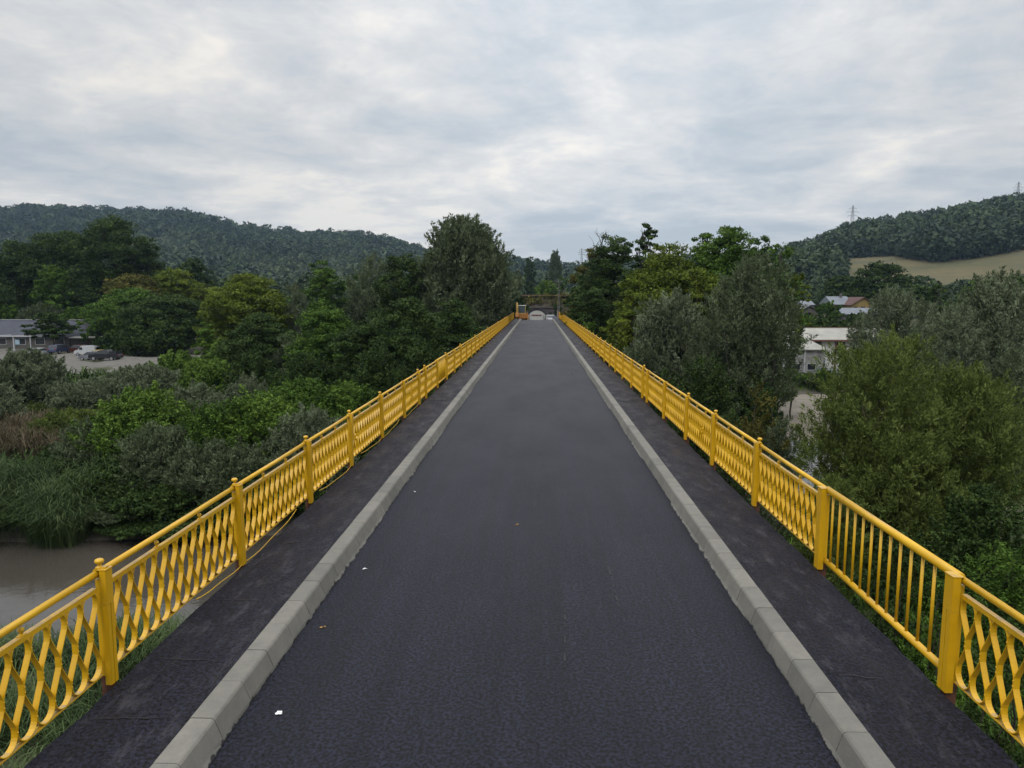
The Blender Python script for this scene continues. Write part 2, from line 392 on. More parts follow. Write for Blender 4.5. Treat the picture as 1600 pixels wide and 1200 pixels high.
M_sand = simple("pale_river_sand", (0.175, 0.155, 0.125), 0.95, 0, 0.16, 0.6)
from mathutils.geometry import delaunay_2d_cdt
_pl = [(26, 73), (29, 70), (33, 74), (38, 86), (46, 97), (56, 105), (50, 110), (40, 108), (32, 103), (28, 92), (25, 82)]
_n = len(_pl); _me = bpy.data.meshes.new("sandbar"); _cx = sum(p[0] for p in _pl) / _n; _cy = sum(p[1] for p in _pl) / _n
_v = [(x_, y_, WATER_Z - .02) for x_, y_ in _pl] + [(_cx + (x_ - _cx) * .93, _cy + (y_ - _cy) * .93, WATER_Z + .10) for x_, y_ in _pl] + [(_cx + (x_ - _cx) * .5, _cy + (y_ - _cy) * .5, WATER_Z + .22) for x_, y_ in _pl] + [(_cx, _cy, WATER_Z + .25)]
_f = [(i, (i + 1) % _n, _n + (i + 1) % _n, _n + i) for i in range(_n)] + [(_n + i, _n + (i + 1) % _n, 2 * _n + (i + 1) % _n, 2 * _n + i) for i in range(_n)] + [(2 * _n + i, 2 * _n + (i + 1) % _n, 3 * _n) for i in range(_n)]
_me.from_pydata(_v, [], _f); _me.materials.append(M_sand); tag(link("sandbar", _me), kind='structure')

# ------------------------------------------------------------------ bridge deck, road, kerbs
END = 118.0; START = -12.0
XL, XR = -3.83, 3.63              # outer edges of the two pavements
def strip_sheet(name, x0, x1, z, mat, y0=START, y1=END, nx=6, ny=200, wob=0.004, zf=None, edge=0.0):
    X, Y = np.meshgrid(np.linspace(x0, x1, nx), np.linspace(y0, y1, ny)); rs = np.random.RandomState(abs(hash(name)) % 99 if False else len(name))
    Z = (np.full(X.shape, z) if zf is None else zf(Y)) + (rs.rand(*X.shape) - .5) * wob
    if edge:
        side = 0 if abs(x0) > abs(x1) else -1
        X[:, side] += (rs.rand(ny) - .5) * edge
    return tag(link(name, grid_mesh(name, X, Y, Z, mat)), kind='structure')
strip_sheet("road", -2.66, 2.47, -0.2, M_road, ny=160, y1=END + 1, wob=0.003)
strip_sheet("pavement_left", XL, -2.86, 0.0, M_walk, ny=520, nx=10, wob=0.010, edge=0.03)
strip_sheet("pavement_right", 2.66, XR, 0.0, M_walk, ny=520, nx=10, wob=0.010, edge=0.03)
# the road that runs down from the bridge to the underpass
Xa, Ya = np.meshgrid(np.linspace(-3.4, 3.4, 8), np.linspace(END + 1, 206, 70))
tag(link("approach_road", grid_mesh("approach_road", Xa, Ya, road_z(Ya) + 0.0, M_road)), kind='structure')

def kerb(name, prof, sgn):
    """blocks 0.58 m long with open joints, and a ragged mortar lip where the asphalt meets them"""
    rs = random.Random(len(name)); P = []; T = []
    L = 0.58; y = START + .06
    while y < END - .05:
        dx = rs.uniform(-.0015, .0015); dz = rs.uniform(-.0015, .0015); tw = rs.uniform(-.001, .001); tn = min(1, max(0, rs.gauss(.5, .22)))
        a, b_ = y + .004, min(y + L - .004, END)
        pa = [(px_ + dx - tw, a, pz + dz) for px_, pz in prof]; pb = [(px_ + dx + tw, b_, pz + dz) for px_, pz in prof]
        for i in range(len(prof) - 1):
            P.append([pa[i], pa[i + 1], pb[i + 1], pb[i]]); T.append(tn)
        c_ = len(prof) // 2
        for q in (pa, pb):
            for i in range(1, len(q) - 1): P.append([q[0], q[i], q[i + 1], q[i + 1]]); T.append(tn * .6)
        y += L
    # dark bed inside the joints
    xb = prof[0][0]; xf = prof[-1][0]
    me = bpy.data.meshes.new(name)
    vs = [v for q in P for v in q]; fs = []
    for i, q in enumerate(P):
        b0 = 4 * i; fs.append((b0, b0 + 1, b0 + 2) if q[2] == q[3] else (b0, b0 + 1, b0 + 2, b0 + 3))
    # mortar lip
    y = START; w0 = .03; row = []
    while y < END:
        w0 = min(.028, max(.0, w0 + rs.uniform(-.010, .010) + .004 * math.sin(y * .8)))
        row.append((y, w0)); y += rs.uniform(.03, .22)
    for (ya, wa), (yb, wb) in zip(row, row[1:]):
        b0 = len(vs); xm = prof[-2][0]; zt = prof[-2][1]
        vs += [(xm - sgn * .004, ya, zt + .012), (xm + sgn * wa, ya, -.194), (xm + sgn * wb, yb, -.194), (xm - sgn * .004, yb, zt + .012)]
        fs.append((b0, b0 + 1, b0 + 2, b0 + 3)); T.append(.25)
    me.from_pydata(vs, [], fs)
    a_ = me.attributes.new('tint', 'FLOAT', 'FACE'); a_.data.foreach_set('value', np.array(T, np.float32))
    me.materials.append(M_kerb); me.validate(); me.update()
    return tag(link(name, me), kind='structure')
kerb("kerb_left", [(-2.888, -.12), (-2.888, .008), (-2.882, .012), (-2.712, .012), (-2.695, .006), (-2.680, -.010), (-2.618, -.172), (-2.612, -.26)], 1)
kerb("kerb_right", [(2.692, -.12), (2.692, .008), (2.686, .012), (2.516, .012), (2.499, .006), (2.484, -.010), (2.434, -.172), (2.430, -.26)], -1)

br = tag(empty("bridge", (0, 50, -0.3)), "long straight road bridge deck of grey concrete carried above the river trees", "bridge")
b_ = MB()
def wy(v): return v - 50
b_.box(-3.80, 3.60, wy(START), wy(END), -0.5, 0.06)
o = b_.build("deck_slab", M_conc, br)
b_ = MB(); b_.box(-3.815, -2.9, wy(START), wy(END - .02), .062, .27); b_.build("pavement_slab", M_conc, br)
b_ = MB(); b_.box(2.7, 3.615, wy(START), wy(END - .02), .062, .27); b_.build("pavement_slab", M_conc, br)
for gx in (-2.6, -0.1, 2.4):
    MB().box(gx - .3, gx + .3, wy(START), wy(END - 1), -1.9, -.502).build("girder", M_conc, br)
for py_ in (-11.6, 21, 48, 78, 112):
    MB().box(-2.95, 2.75, wy(py_), wy(py_ + 1.4), -13, -1.903).build("pier", M_conc, br, bevel=.08)
MB().box(-4.4, 4.2, wy(END), wy(END + .9), -7, 0.02).build("abutment", M_conc, br)

# ------------------------------------------------------------------ yellow railings
ZB, ZT = 0.115, 0.915
def strip(mb, pts, w, th, x0=0.0):
    """flat steel strip bent along pts (y, z), w wide across the railing"""
    n = len(pts); A = []; B = []
    for i in range(n):
        p0 = pts[max(i - 1, 0)]; p1 = pts[min(i + 1, n - 1)]
        dy, dz = p1[0] - p0[0], p1[1] - p0[1]; l = math.hypot(dy, dz) or 1
        ny_, nz_ = -dz / l * th / 2, dy / l * th / 2
        A.append((pts[i][0] + ny_, pts[i][1] + nz_)); B.append((pts[i][0] - ny_, pts[i][1] - nz_))
    vs = []
    for i in range(n):
        for (yy, zz) in (A[i], B[i]):
            for xx in (x0 - w / 2, x0 + w / 2): vs.append((xx, yy, zz))
    fs = []
    for i in range(n - 1):
        a = i * 4; c = a + 4
        fs += [(a, a + 1, c + 1, c), (a + 2, c + 2, c + 3, a + 3), (a + 1, a + 3, c + 3, c + 1), (a, c, c + 2, a + 2)]
    fs += [(0, 2, 3, 1), ((n - 1) * 4, (n - 1) * 4 + 1, (n - 1) * 4 + 3, (n - 1) * 4 + 2)]
    mb.add(vs, fs)
def rivet(mb, y, z, x0, r=.0075):
    n = 6; vs = [(x0, y + r * math.cos(2 * math.pi * k / n), z + r * math.sin(2 * math.pi * k / n)) for k in range(n)] + \
        [(x0 + .006, y + .6 * r * math.cos(2 * math.pi * k / n), z + .6 * r * math.sin(2 * math.pi * k / n)) for k in range(n)]
    mb.add(vs, [(k, (k + 1) % n, n + (k + 1) % n, n + k) for k in range(n)] + [tuple(range(n, 2 * n))])
def lattice_mesh(name, L, cells, seed, damage=0):
    rs = random.Random(seed); mb = MB(); s = L / cells; th = .006; e_ = th * .55; W = .050; r_ = .105
    bad = set(rs.sample(range(2, cells - 2), damage)) if damage else set()
    for i in range(cells):
        yc = (i + .5) * s; j1, j2, j3 = (rs.gauss(0, .004) for _ in range(3))
        for sg in (1, -1):
            pts = []
            for k in range(7):
                a = math.pi / 2 * k / 6
                pts.append((yc + sg * (s / 2 - e_) * math.sin(a), ZT - r_ + r_ * math.cos(a)))
            b0 = rs.uniform(.03, .08) * sg if i in bad else 0
            b1 = rs.uniform(-.05, .03) if i in bad else 0
            pts += [(yc + sg * (s / 2 - e_), ZT - r_ - .03), (yc + sg * (s / 2 - e_) * .93, ZT - r_ - .06)]
            zm = (ZT + ZB) / 2
            pts += [(yc + sg * (e_ + .012) + j1 + b0 * .5, zm + .075 + b1), (yc + sg * e_ + j1 + b0, zm + .045 + b1), (yc + sg * e_ + j1 + b0, zm - .045 + b1), (yc + sg * (e_ + .012) + j1 + b0 * .5, zm - .075 + b1)]
            pts += [(yc + sg * (s / 2 - e_) * .93, ZB + r_ + .06), (yc + sg * (s / 2 - e_), ZB + r_ + .03)]
            for k in range(7):
                a = math.pi / 2 * (1 - k / 6)
                pts.append((yc + sg * (s / 2 - e_) * math.sin(a), ZB + r_ - r_ * math.cos(a)))
            strip(mb, pts, W, th)
        if i not in bad:
            for dz in (.022, -.022): rivet(mb, yc + j1, (ZT + ZB) / 2 + dz, W / 2)
        if i < cells - 1:
            rivet(mb, yc + s / 2, ZT - r_ - .012, W / 2); rivet(mb, yc + s / 2, ZB + r_ + .012, W / 2)
    return mb.mesh(name, M_yel)
PL = 2.76                                       # clear length between two posts
lat = [lattice_mesh("lattice", PL, 13, 1), lattice_mesh("lattice", PL, 13, 2, 1), lattice_mesh("lattice", PL, 13, 3), lattice_mesh("lattice", PL, 13, 5, 2)]
lat_short = lattice_mesh("lattice", 1.2, 6, 9)
def bars_mesh(L):
    mb = MB(); mb.box(-.024, .024, 0, L, ZT + .001, ZT + .014); mb.box(.016, .024, .0, L, ZT - .03, ZT + .0005)
    return mb.mesh("top_bar", M_yel, bevel=.0015)
def low_mesh(L):
    mb = MB(); mb.box(-.024, .026, 0, L, ZB - .014, ZB - .001); mb.box(-.024, -.014, 0, L, ZB - .045, ZB - .0145)
    return mb.mesh("bottom_bar", M_yel, bevel=.0015)
topb, lowb = bars_mesh(PL), low_mesh(PL)
def support_mesh():
    mb = MB(); mb.lathe([(.026, 0), (.024, .008), (.012, .012), (.011, .022), (.020, .034), (.024, .048), (.020, .062), (.012, .070)], (0, 0, ZT + .015), 10)
    mb.box(-.018, .018, -.035, .035, ZT + .0145, ZT + .021)
    return mb.mesh("support", M_yel, smooth=False)
supp = support_mesh()
HR = 1.045
def rail_mesh(L, r=.030):
    mb = MB(); mb.tube([(0, 0, HR), (0, L * .5, HR - .004), (0, L, HR)], r, 14); return mb.mesh("handrail", M_yel, smooth=True)
handr = rail_mesh(PL + .14)
def post_mesh(w=.105, d=.06, top=1.075, slot=True):
    mb = MB(); x0, x1 = .030, .030 + d; h = w / 2; g = .003
    mb.box(x0, x1, -h, -g, .0, top - .32); mb.box(x0, x1, g, h, .0, top - .32)
    mb.box(x0, x1, -h, h, top - .3195, top)
    mb.box(-.03, x0 - .0005, -.02, .02, .0705, ZT + .07)
    mb.box(x0 - .02, x1 + .006, -h - .004, h + .004, top + .0005, top + .010)
    return mb.mesh("channel", M_yel, bevel=.003)
postm = post_mesh(); postwide = post_mesh(.13, .07, 1.07)
def under_mesh():
    mb = MB(); mb.box(.028, .075, -.04, .04, -.42, -.001); mb.box(-.03, .0275, -.018, .018, -.3, .07)
    return mb.mesh("rusty_foot", M_rust)
footm = under_mesh()
def clamp_mesh():
    mb = MB(); n = 14
    for k in range(n):
        a, b2 = 2 * math.pi * k / n, 2 * math.pi * (k + 1) / n
        ri, ro = .032, .045
        q = lambda r, t_, y: (r * math.cos(t_), y, HR + r * math.sin(t_))
        vs = [q(ri, a, -.03), q(ro, a, -.03), q(ro, b2, -.03), q(ri, b2, -.03), q(ri, a, .03), q(ro, a, .03), q(ro, b2, .03), q(ri, b2, .03)]
        mb.add(vs, [(0, 1, 2, 3), (4, 7, 6, 5), (1, 5, 6, 2), (0, 3, 7, 4)])
    mb.box(.030, .075, -.028, .028, HR + .0405, HR + .056)
    return mb.mesh("clamp", M_yel)
clampm = clamp_mesh()
def finial_mesh():
    mb = MB(); mb.lathe([(.034, -.004), (.034, .008), (.020, .014), (.015, .026), (.018, .034), (.034, .044), (.040, .056), (.040, .064), (.034, .076), (.018, .084), (.002, .087)], (.008, 0, HR + .042), 16)
    return mb.mesh("finial", M_yel, smooth=True)
finm = finial_mesh()
def barpanel_mesh(L, nb=13):
    mb = MB()
    for k in range(nb):
        yy = L * (k + .6) / (nb + .2); mb.tube([(0, yy, .13), (0, yy, 1.03)], .0155, 8)
    return mb.mesh("vertical_bars", M_yel, smooth=True)

def railing(name, side, Xr, posts, bars, label, y_first):
    root = tag(empty(name, (Xr, y_first, 0)), label, "railing")
    flip = (side == 'right'); rs = random.Random(side)
    def put(nm, me, y, parent=None, tilt=0.0, Lp=None, loc=None, sy=1.0):
        o = link(nm, me); o.parent = parent or root
        if parent: return o
        if flip:
            o.rotation_euler = (tilt, 0, math.pi); o.location = (0, y + (Lp or 0) - y_first, 0)
        else:
            o.rotation_euler = (-tilt, 0, 0); o.location = (0, y - y_first, 0)
        o.scale = (1, sy, 1)
        return o
    for i, (y, fin, tilt, wide) in enumerate(posts):
        p = put("post", postwide if wide else postm, y, tilt=tilt)
        put("foot", footm, y, p)
        if not wide: put("clamp", clampm, y, p)
        if fin: put("finial", finm, y, p)
        if i + 1 < len(posts):
            y1 = posts[i + 1][0]; gap = y1 - y - .13
            if gap < .3: continue
            sy = gap / PL; ya = y + .065
            if i in bars:
                pan = put("barred_panel", barpanel_mesh(gap), ya, Lp=gap)
                mb = MB(); mb.tube([(0, -.06, HR + .005), (0, gap + .06, HR + .005)], .043, 16); h_ = mb.mesh("handrail", M_yel, smooth=True); put("handrail", h_, ya, pan)
                mb = MB(); mb.tube([(0, -.02, .12), (0, gap + .02, .12)], .036, 14); h_ = mb.mesh("bottom_rail", M_yel, smooth=True); put("bottom_rail", h_, ya, pan)
            elif gap < 2.0:
                pan = put("lattice_panel", lat_short, ya, Lp=gap, sy=gap / 1.2)
                q = put("top_bar", topb, ya, pan); q.scale = (1, 1.2 / PL, 1); q = put("bottom_bar", lowb, ya, pan); q.scale = (1, 1.2 / PL, 1)
                q = put("handrail", handr, ya, pan); q.scale = (1, 1.32 / (PL + .14), 1); q.location = (0, -.06, 0)
            else:
                pan = put("lattice_panel", lat[rs.choice([0, 0, 1, 2, 2, 3]) if i > 2 else (2 if i else 0)], ya, Lp=gap, sy=sy)
                put("top_bar", topb, ya, pan); put("bottom_bar", lowb, ya, pan)
                q = put("handrail", handr, ya, pan); q.location = (0, -.07, 0)
                for t_ in (.33, .67):
                    if y < 60: q = put("support", supp, ya, pan); q.location = (0, PL * t_, 0)
    return root
Lp = [(3.13, 1, 0, 0), (6.0, 1, R(.8), 0), (8.9, 1, R(-.4), 0), (11.75, 1, 0, 0), (14.45, 1, R(5.0), 0), (17.45, 1, R(.8), 0), (20.45, 0, 0, 0), (23.1, 1, R(.5), 0), (24.5, 1, 0, 0),
      (27.4, 0, 0, 0), (30.25, 1, 0, 0), (33.15, 0, R(2), 0), (36.0, 1, 0, 0), (38.9, 0, 0, 0), (41.8, 0, 0, 0), (44.6, 1, 0, 0)]
Lf = {51, 57, 71, 86}
yy = 44.6
while yy < 116: 
    yy += 2.87; Lp.append((yy, any(abs(yy - q) < 1.5 for q in Lf), 0, 0))
Lp.insert(0, (.25, 1, 0, 0)); Lp.insert(0, (-2.6, 1, 0, 0))
railing("bridge_railing", 'left', -3.94, Lp, {Lp.index((27.4, 0, 0, 0))}, "yellow steel lattice railing along the left edge of the bridge", -2.6)
Rp = [(3.3, 1, 0, 0), (6.15, 0, 0, 1), (9.05, 0, 0, 1), (11.85, 1, 0, 0), (14.8, 1, R(.5), 0), (17.5, 1, 0, 0), (20.6, 0, R(-.4), 0), (23.8, 0, 0, 0), (24.85, 1, 0, 0), (27.8, 0, 0, 0),
      (30.75, 0, 0, 0), (33.6, 0, 0, 0), (36.3, 1, 0, 0), (39.2, 1, 0, 0), (42.1, 1, 0, 0), (45.0, 1, 0, 0)]
yy = 45.0
while yy < 121:
    yy += 2.87; Rp.append((yy, yy < 63 or abs(yy - 73) < 1.5 or abs(yy - 96) < 1.5, 0, 0))
Rp.insert(0, (.4, 1, 0, 0)); Rp.insert(0, (-2.45, 1, 0, 0))
railing("bridge_railing", 'right', 3.74, Rp, {Rp.index((6.15, 0, 0, 1))}, "yellow lattice railing along the right bridge edge, one near panel having plain vertical bars", -2.45)
# loose yellow cable that sags below the left railing
CAB = (((7.6, 8.95, .09, .02, .03),  "below the left railing's first panel, the nearest one"), ((9.0, 11.0, .01, .11, .05), "from the foot of the left railing's second post"),
       ((12.2, 14.4, .09, .02, .05), "below the left railing where it reaches the leaning post"), ((15.2, 17.3, .10, .02, .03), "below the panel just past the leaning post of the left railing"),
       ((17.5, 19.6, .02, .10, .04), "below the left railing two panels past the leaning post"), ((20.6, 22.9, .02, .09, .03), "farthest along the foot of the left railing"))
for (ya, yb, za, zb, sag), where in CAB:
    mb = MB(); mb.tube([(-3.868 + .012 * math.sin(k), ya + (yb - ya) * k / 10, za + (zb - za) * k / 10 - sag * math.sin(math.pi * k / 10)) for k in range(11)], .007, 6)
    tag(mb.build("cable", M_yel, None, True), "thin yellow cable sagging " + where, "cable", "loose cables under the left railing")

# small things on the asphalt
M_white = simple("white_paint", (0.75, 0.77, 0.78), .6, 0, .08, 8); M_tan = simple("dead_leaf", (.30, .17, .05), .8, 0, .3, 20)
def splat(name, x, y, z, r, seed, mat, label, cat, k=9, ax=1.0):
    rs = random.Random(seed); mb = MB()
    for _ in range(4):
        cx_, cy_, rr = x + rs.uniform(-r, r) * .8, y + rs.uniform(-r, r) * .8 * ax, r * rs.uniform(.25, .65)
        poly = [(cx_ + rr * rs.uniform(.6, 1.2) * math.cos(2 * math.pi * q / k), cy_ + ax * rr * rs.uniform(.6, 1.2) * math.sin(2 * math.pi * q / k)) for q in range(k)]
        mb.prism(poly, 'z', z + _ * .0012, z + .004 + _ * .0012)
    return tag(mb.build(name, mat), label, cat)
splat("paint_splash", -2.29, 5.88, -.196, .035, 1, M_white, "white paint splash on the road beside the left kerb, the one nearest the camera", "paint splash")
splat("paint_splash", -2.35, 9.28, -.196, .028, 2, M_white, "small white paint splash on the road, second nearest along the left kerb", "paint splash")
splat("paint_splash", -2.33, 13.2, -.196, .026, 3, M_white, "tiny white paint fleck on the road, farthest of those along the left kerb", "paint splash")
splat("fallen_leaf", -.32, 11.28, -.196, .035, 4, M_tan, "dry brown leaf lying alone in the middle of the asphalt", "leaf")
splat("fallen_leaf", -2.40, 7.55, -.196, .028, 6, M_tan, "yellow brown leaf lying against the left kerb", "leaf")
M_tar = simple("black_tar", (.008, .008, .009), .5, 0, .2, 10)
mb = MB(); a0, a1, c0, c1 = 1.58, 1.80, 34.5, 35.5
for q in ((a0, a1, c0, c0 + .09), (a0, a1, c1 - .09, c1), (a0, a0 + .03, c0 + .09, c1 - .09), (a1 - .03, a1, c0 + .09, c1 - .09)): mb.box(q[0], q[1], q[2], q[3], -.199, -.193)
tag(mb.build("drain_cover", M_tar), "small square outline of a drain cover in the right lane of the road", "drain cover")
mb = MB()
for sx, x0, x1 in ((1, -3.8, -2.92), (2, 2.72, 3.6)):
    poly = [(x0 + (x1 - x0) * k / 12, 24.05 + .05 * math.sin(k * 1.9 + sx)) for k in range(13)]
    poly += [(p_[0], p_[1] + .035 + .02 * math.sin(p_[0] * 9)) for p_ in reversed(poly)]
    mb.prism(poly, 'z', .006, .012)
tag(mb.build("expansion_joint", M_tar), kind='structure')

rc = random.Random(33); mb = MB()
for side, xa, xb in ((0, -3.80, -2.92), (1, 2.72, 3.60)):
    y = 3.2
    while y < 48:
        y += rc.uniform(.9, 3.2); L_ = rc.uniform(.25, .8); x0 = xa if rc.random() < .6 else rc.uniform(xa, xb - L_); x0 = min(x0, xb - L_); yy_ = y; top_ = []; bot_ = []
        for k in range(12):
            yy_ += rc.uniform(-.018, .018); ww = rc.uniform(.003, .010) * (1 + y * .02) * math.sin(math.pi * (k + .6) / 12.2); xx = x0 + L_ * k / 11; top_.append((xx, yy_ + ww)); bot_.append((xx, yy_ - ww))
        for k in range(11): mb.add([(bot_[k][0], bot_[k][1], .0085), (bot_[k + 1][0], bot_[k + 1][1], .0085), (top_[k + 1][0], top_[k + 1][1], .0085), (top_[k][0], top_[k][1], .0085)], [(0, 1, 2, 3)])
tag(mb.build("pavement_cracks", M_tar), kind='structure')
M_scuff = simple("dark_scuff", (.010, .010, .013), .6, 0, .4, 14); mb = MB()
for xs_, y0_, y1_, wd_ in ((.02, 12.2, 16.6, .018), (.13, 11.0, 13.4, .014), (-.62, 19, 24, .02), (.95, 8.2, 9.8, .016), (.30, 6.9, 8.6, .012)):
    kk = int((y1_ - y0_) / .18); px0 = None
    for k in range(kk):
        if rc.random() < .35: continue
        ya, yb = y0_ + (y1_ - y0_) * k / kk, y0_ + (y1_ - y0_) * (k + rc.uniform(.5, 1)) / kk; xo = xs_ + .05 * math.sin(ya * .9); w1 = wd_ * rc.uniform(.4, 1.2)
        mb.add([(xo - w1, ya, -.1955), (xo + w1, ya, -.1955), (xo + w1 * .6, yb, -.1955), (xo - w1 * .6, yb, -.1955)], [(0, 1, 2, 3)])
tag(mb.build("tyre_scuffs", M_scuff), kind='structure')

# ------------------------------------------------------------------ trees
RNG = np.random.RandomState(11)
def unit(v): return v / (np.linalg.norm(v, axis=-1, keepdims=True) + 1e-9)
PROFILE = {
 'round': lambda t: np.sqrt(np.clip(1 - (1.9 * t - .85) ** 2, .03, 1)),
 'tall':  lambda t: np.clip(np.sin(np.pi * (0.12 + .85 * t)) ** .55, .2, 1),
 'shrub': lambda t: np.sqrt(np.clip(1 - (t * .98) ** 2.4, .02, 1)),
 'vase':  lambda t: np.clip(.45 + .9 * t, 0, 1) * np.sqrt(np.clip(1 - t ** 4, .05, 1)),
 'dome': lambda t: np.clip(.72 + .5 * t, 0, 1) * np.sqrt(np.clip(1 - t ** 5, .22, 1)),
 'cone':  lambda t: np.clip(1.05 - t, .05, 1) ** .8,
 'poplar': lambda t: np.clip(np.sin(np.pi * (0.10 + .87 * t)) ** .7, .12, 1),
}
def leaves_from(pts, nrm, L, Wd, rs, mode):
    n = len(pts)
    r1 = unit(rs.normal(size=(n, 3)))
    if mode == 'willow':   axis = unit(nrm * .55 + np.array([0, 0, .55]) + r1 * .62)
    elif mode == 'blade':  axis = unit(nrm * .3 + np.array([0, 0, 1.0]) + r1 * .3)
    else:                  axis = unit(r1 + nrm * .25)
    nn = unit(nrm * .8 + np.array([0, 0, .5]) + unit(rs.normal(size=(n, 3))) * .95)
    side = unit(np.cross(axis, nn))
    l = (L * rs.uniform(.65, 1.35, n))[:, None]; w_ = (Wd * rs.uniform(.7, 1.3, n))[:, None]
    bend = nn * (l * rs.uniform(-.12, .12, n)[:, None])
    return np.stack([pts - axis * l / 2, pts + side * w_ / 2 + bend, pts + axis * l / 2, pts - side * w_ / 2 + bend], 1)
def crown(Wd, Hc, kind, leaf, cover, L, asp, seed, lobes_n=None, mode='leaf', spike=0.0):
    """leaf quads of a crown Wd wide, Hc tall, base at z=0. returns quads, tints, lobe centres"""
    rs = np.random.RandomState(seed)
    k = lobes_n or int(9 + rs.randint(6))
    t_ = (np.arange(k) + rs.uniform(.1, .9, k)) / k
    prof = PROFILE[kind](t_)
    ang = rs.uniform(0, 2 * np.pi) + np.arange(k) * 2.4 + rs.normal(0, .4, k)
    lr = np.array([rs.uniform(.20, .32) for _ in range(k)]) * Wd * (.55 + .45 * prof)
    if kind == 'poplar': lr = np.full(k, .42) * Wd * (.5 + .5 * prof)
    rad = np.clip(prof * Wd / 2 - lr * .8, 0, None) * rs.uniform(.6, 1.0, k)
    lc = np.stack([rad * np.cos(ang), rad * np.sin(ang), t_ * Hc], 1)
    stretch = 1.25 if mode == 'willow' else .95
    if kind == 'poplar': stretch = max(1.0, Hc / k / (Wd * .3) * 1.3)
    lrad = np.stack([lr, lr, lr * stretch], 1)
    # a central core fills the middle
    area = 4 * np.pi * (lr ** 2)
    n = int(cover * area.sum() * .8 / (L * L * asp * .5))
    cap = 190000 if (kind == 'dome' and Wd > 13) else 62000
    if n > cap: g_ = min(1.4, math.sqrt(n / cap)); L *= g_; n = min(cap, int(n / g_ ** 2))
    per = max(20, int(60 * (1 if L < .5 else .6))); m = max(30, n // per)
    pick = rs.choice(k, m, p=area / area.sum())
    d = unit(rs.normal(size=(m, 3)) + np.array([0, 0, .28]))
    rr = np.clip(1.0 - np.abs(rs.normal(0, .20, m)), .25, 1.0) + np.clip(rs.normal(0, .07, m), -.1, .25)
    cc = lc[pick] + d * lrad[pick] * rr[:, None]
    cr_ = np.mean(lr) * rs.uniform(.14, .30, m)
    if spike:   # shoots that stand out of the outline
        sp_ = rs.rand(m) < .22; cc[sp_] += np.array([0, 0, 1.0]) * (rs.rand(sp_.sum())[:, None] * spike)
    idx = rs.randint(0, m, n)
    if mode == 'willow' or kind in ('shrub', 'vase'):      # leafy shoots that taper to a tip
        ax_ = unit(d * .45 + np.array([0, 0, .95]) + rs.normal(size=(m, 3)) * .22)
        ln_ = np.mean(lr) * rs.uniform(.45, 1.05, m); tt_ = rs.rand(n) ** .8
        wd_ = (ln_ * .26)[idx] * (1.05 - tt_) ** .7
        off = rs.normal(size=(n, 3)) * .55
        pts = cc[idx] + ax_[idx] * (ln_[idx] * (tt_ - .45))[:, None] + off * wd_[:, None]
        nrm = unit(off + d[idx] * .4 + ax_[idx] * .25)
    else:
        cr_ = cr_ * 1.25
        off = unit(rs.normal(size=(n, 3))) * (rs.rand(n) ** .45)[:, None] * np.array([1.15, 1.15, .72])
        pts = cc[idx] + off * cr_[idx][:, None]
        nrm = unit(d[idx] * .5 + off * .9)
    mt = rs.uniform(0, 1, m); tint = np.clip(.62 * mt[idx] + .38 * rs.uniform(0, 1, n), 0, 1)
    # fit to the asked size
    lo, hi = np.percentile(pts[:, 0], .4), np.percentile(pts[:, 0], 99.6)
    sx = Wd / (hi - lo); cxx = (lo + hi) / 2
    zl, zh = np.percentile(pts[:, 2], .3), np.percentile(pts[:, 2], 99.8); sz = Hc / (zh - zl)
    for arr in (pts, lc):
        arr[:, 0] = (arr[:, 0] - cxx) * sx; arr[:, 1] *= sx; arr[:, 2] = (arr[:, 2] - zl) * sz
    return leaves_from(pts, nrm, L, L * asp, rs, mode), tint, lc
def limb(mb, a, b_, r0, r1, rs, n=6, sides=6, sag=.10):
    a = Vector(a); b_ = Vector(b_); L = (b_ - a).length; pts = []
    side = Vector((rs.uniform(-1, 1), rs.uniform(-1, 1), 0)) * L * sag
    for i in range(n + 1):
        t_ = i / n; p = a.lerp(b_, t_); p += side * math.sin(math.pi * t_); p.z += L * .10 * math.sin(math.pi * t_)
        p += Vector((rs.uniform(-1, 1), rs.uniform(-1, 1), 0)) * L * .015 * (0 < i < n); pts.append(p)
    mb.tube(pts, [r0 + (r1 - r0) * (i / n) for i in range(n + 1)], sides)
    return pts
STY = {  # leaf kind -> aspect, mode, cover
 'silver': (.26, 'willow'), 'greywil': (.28, 'willow'), 'olive': (.24, 'willow'), 'yellowg': (.5, 'leaf'), 'green': (.5, 'leaf'), 'bright': (.45, 'leaf'), 'dark': (.5, 'leaf'), 'brown': (.5, 'leaf')}
TREES = []
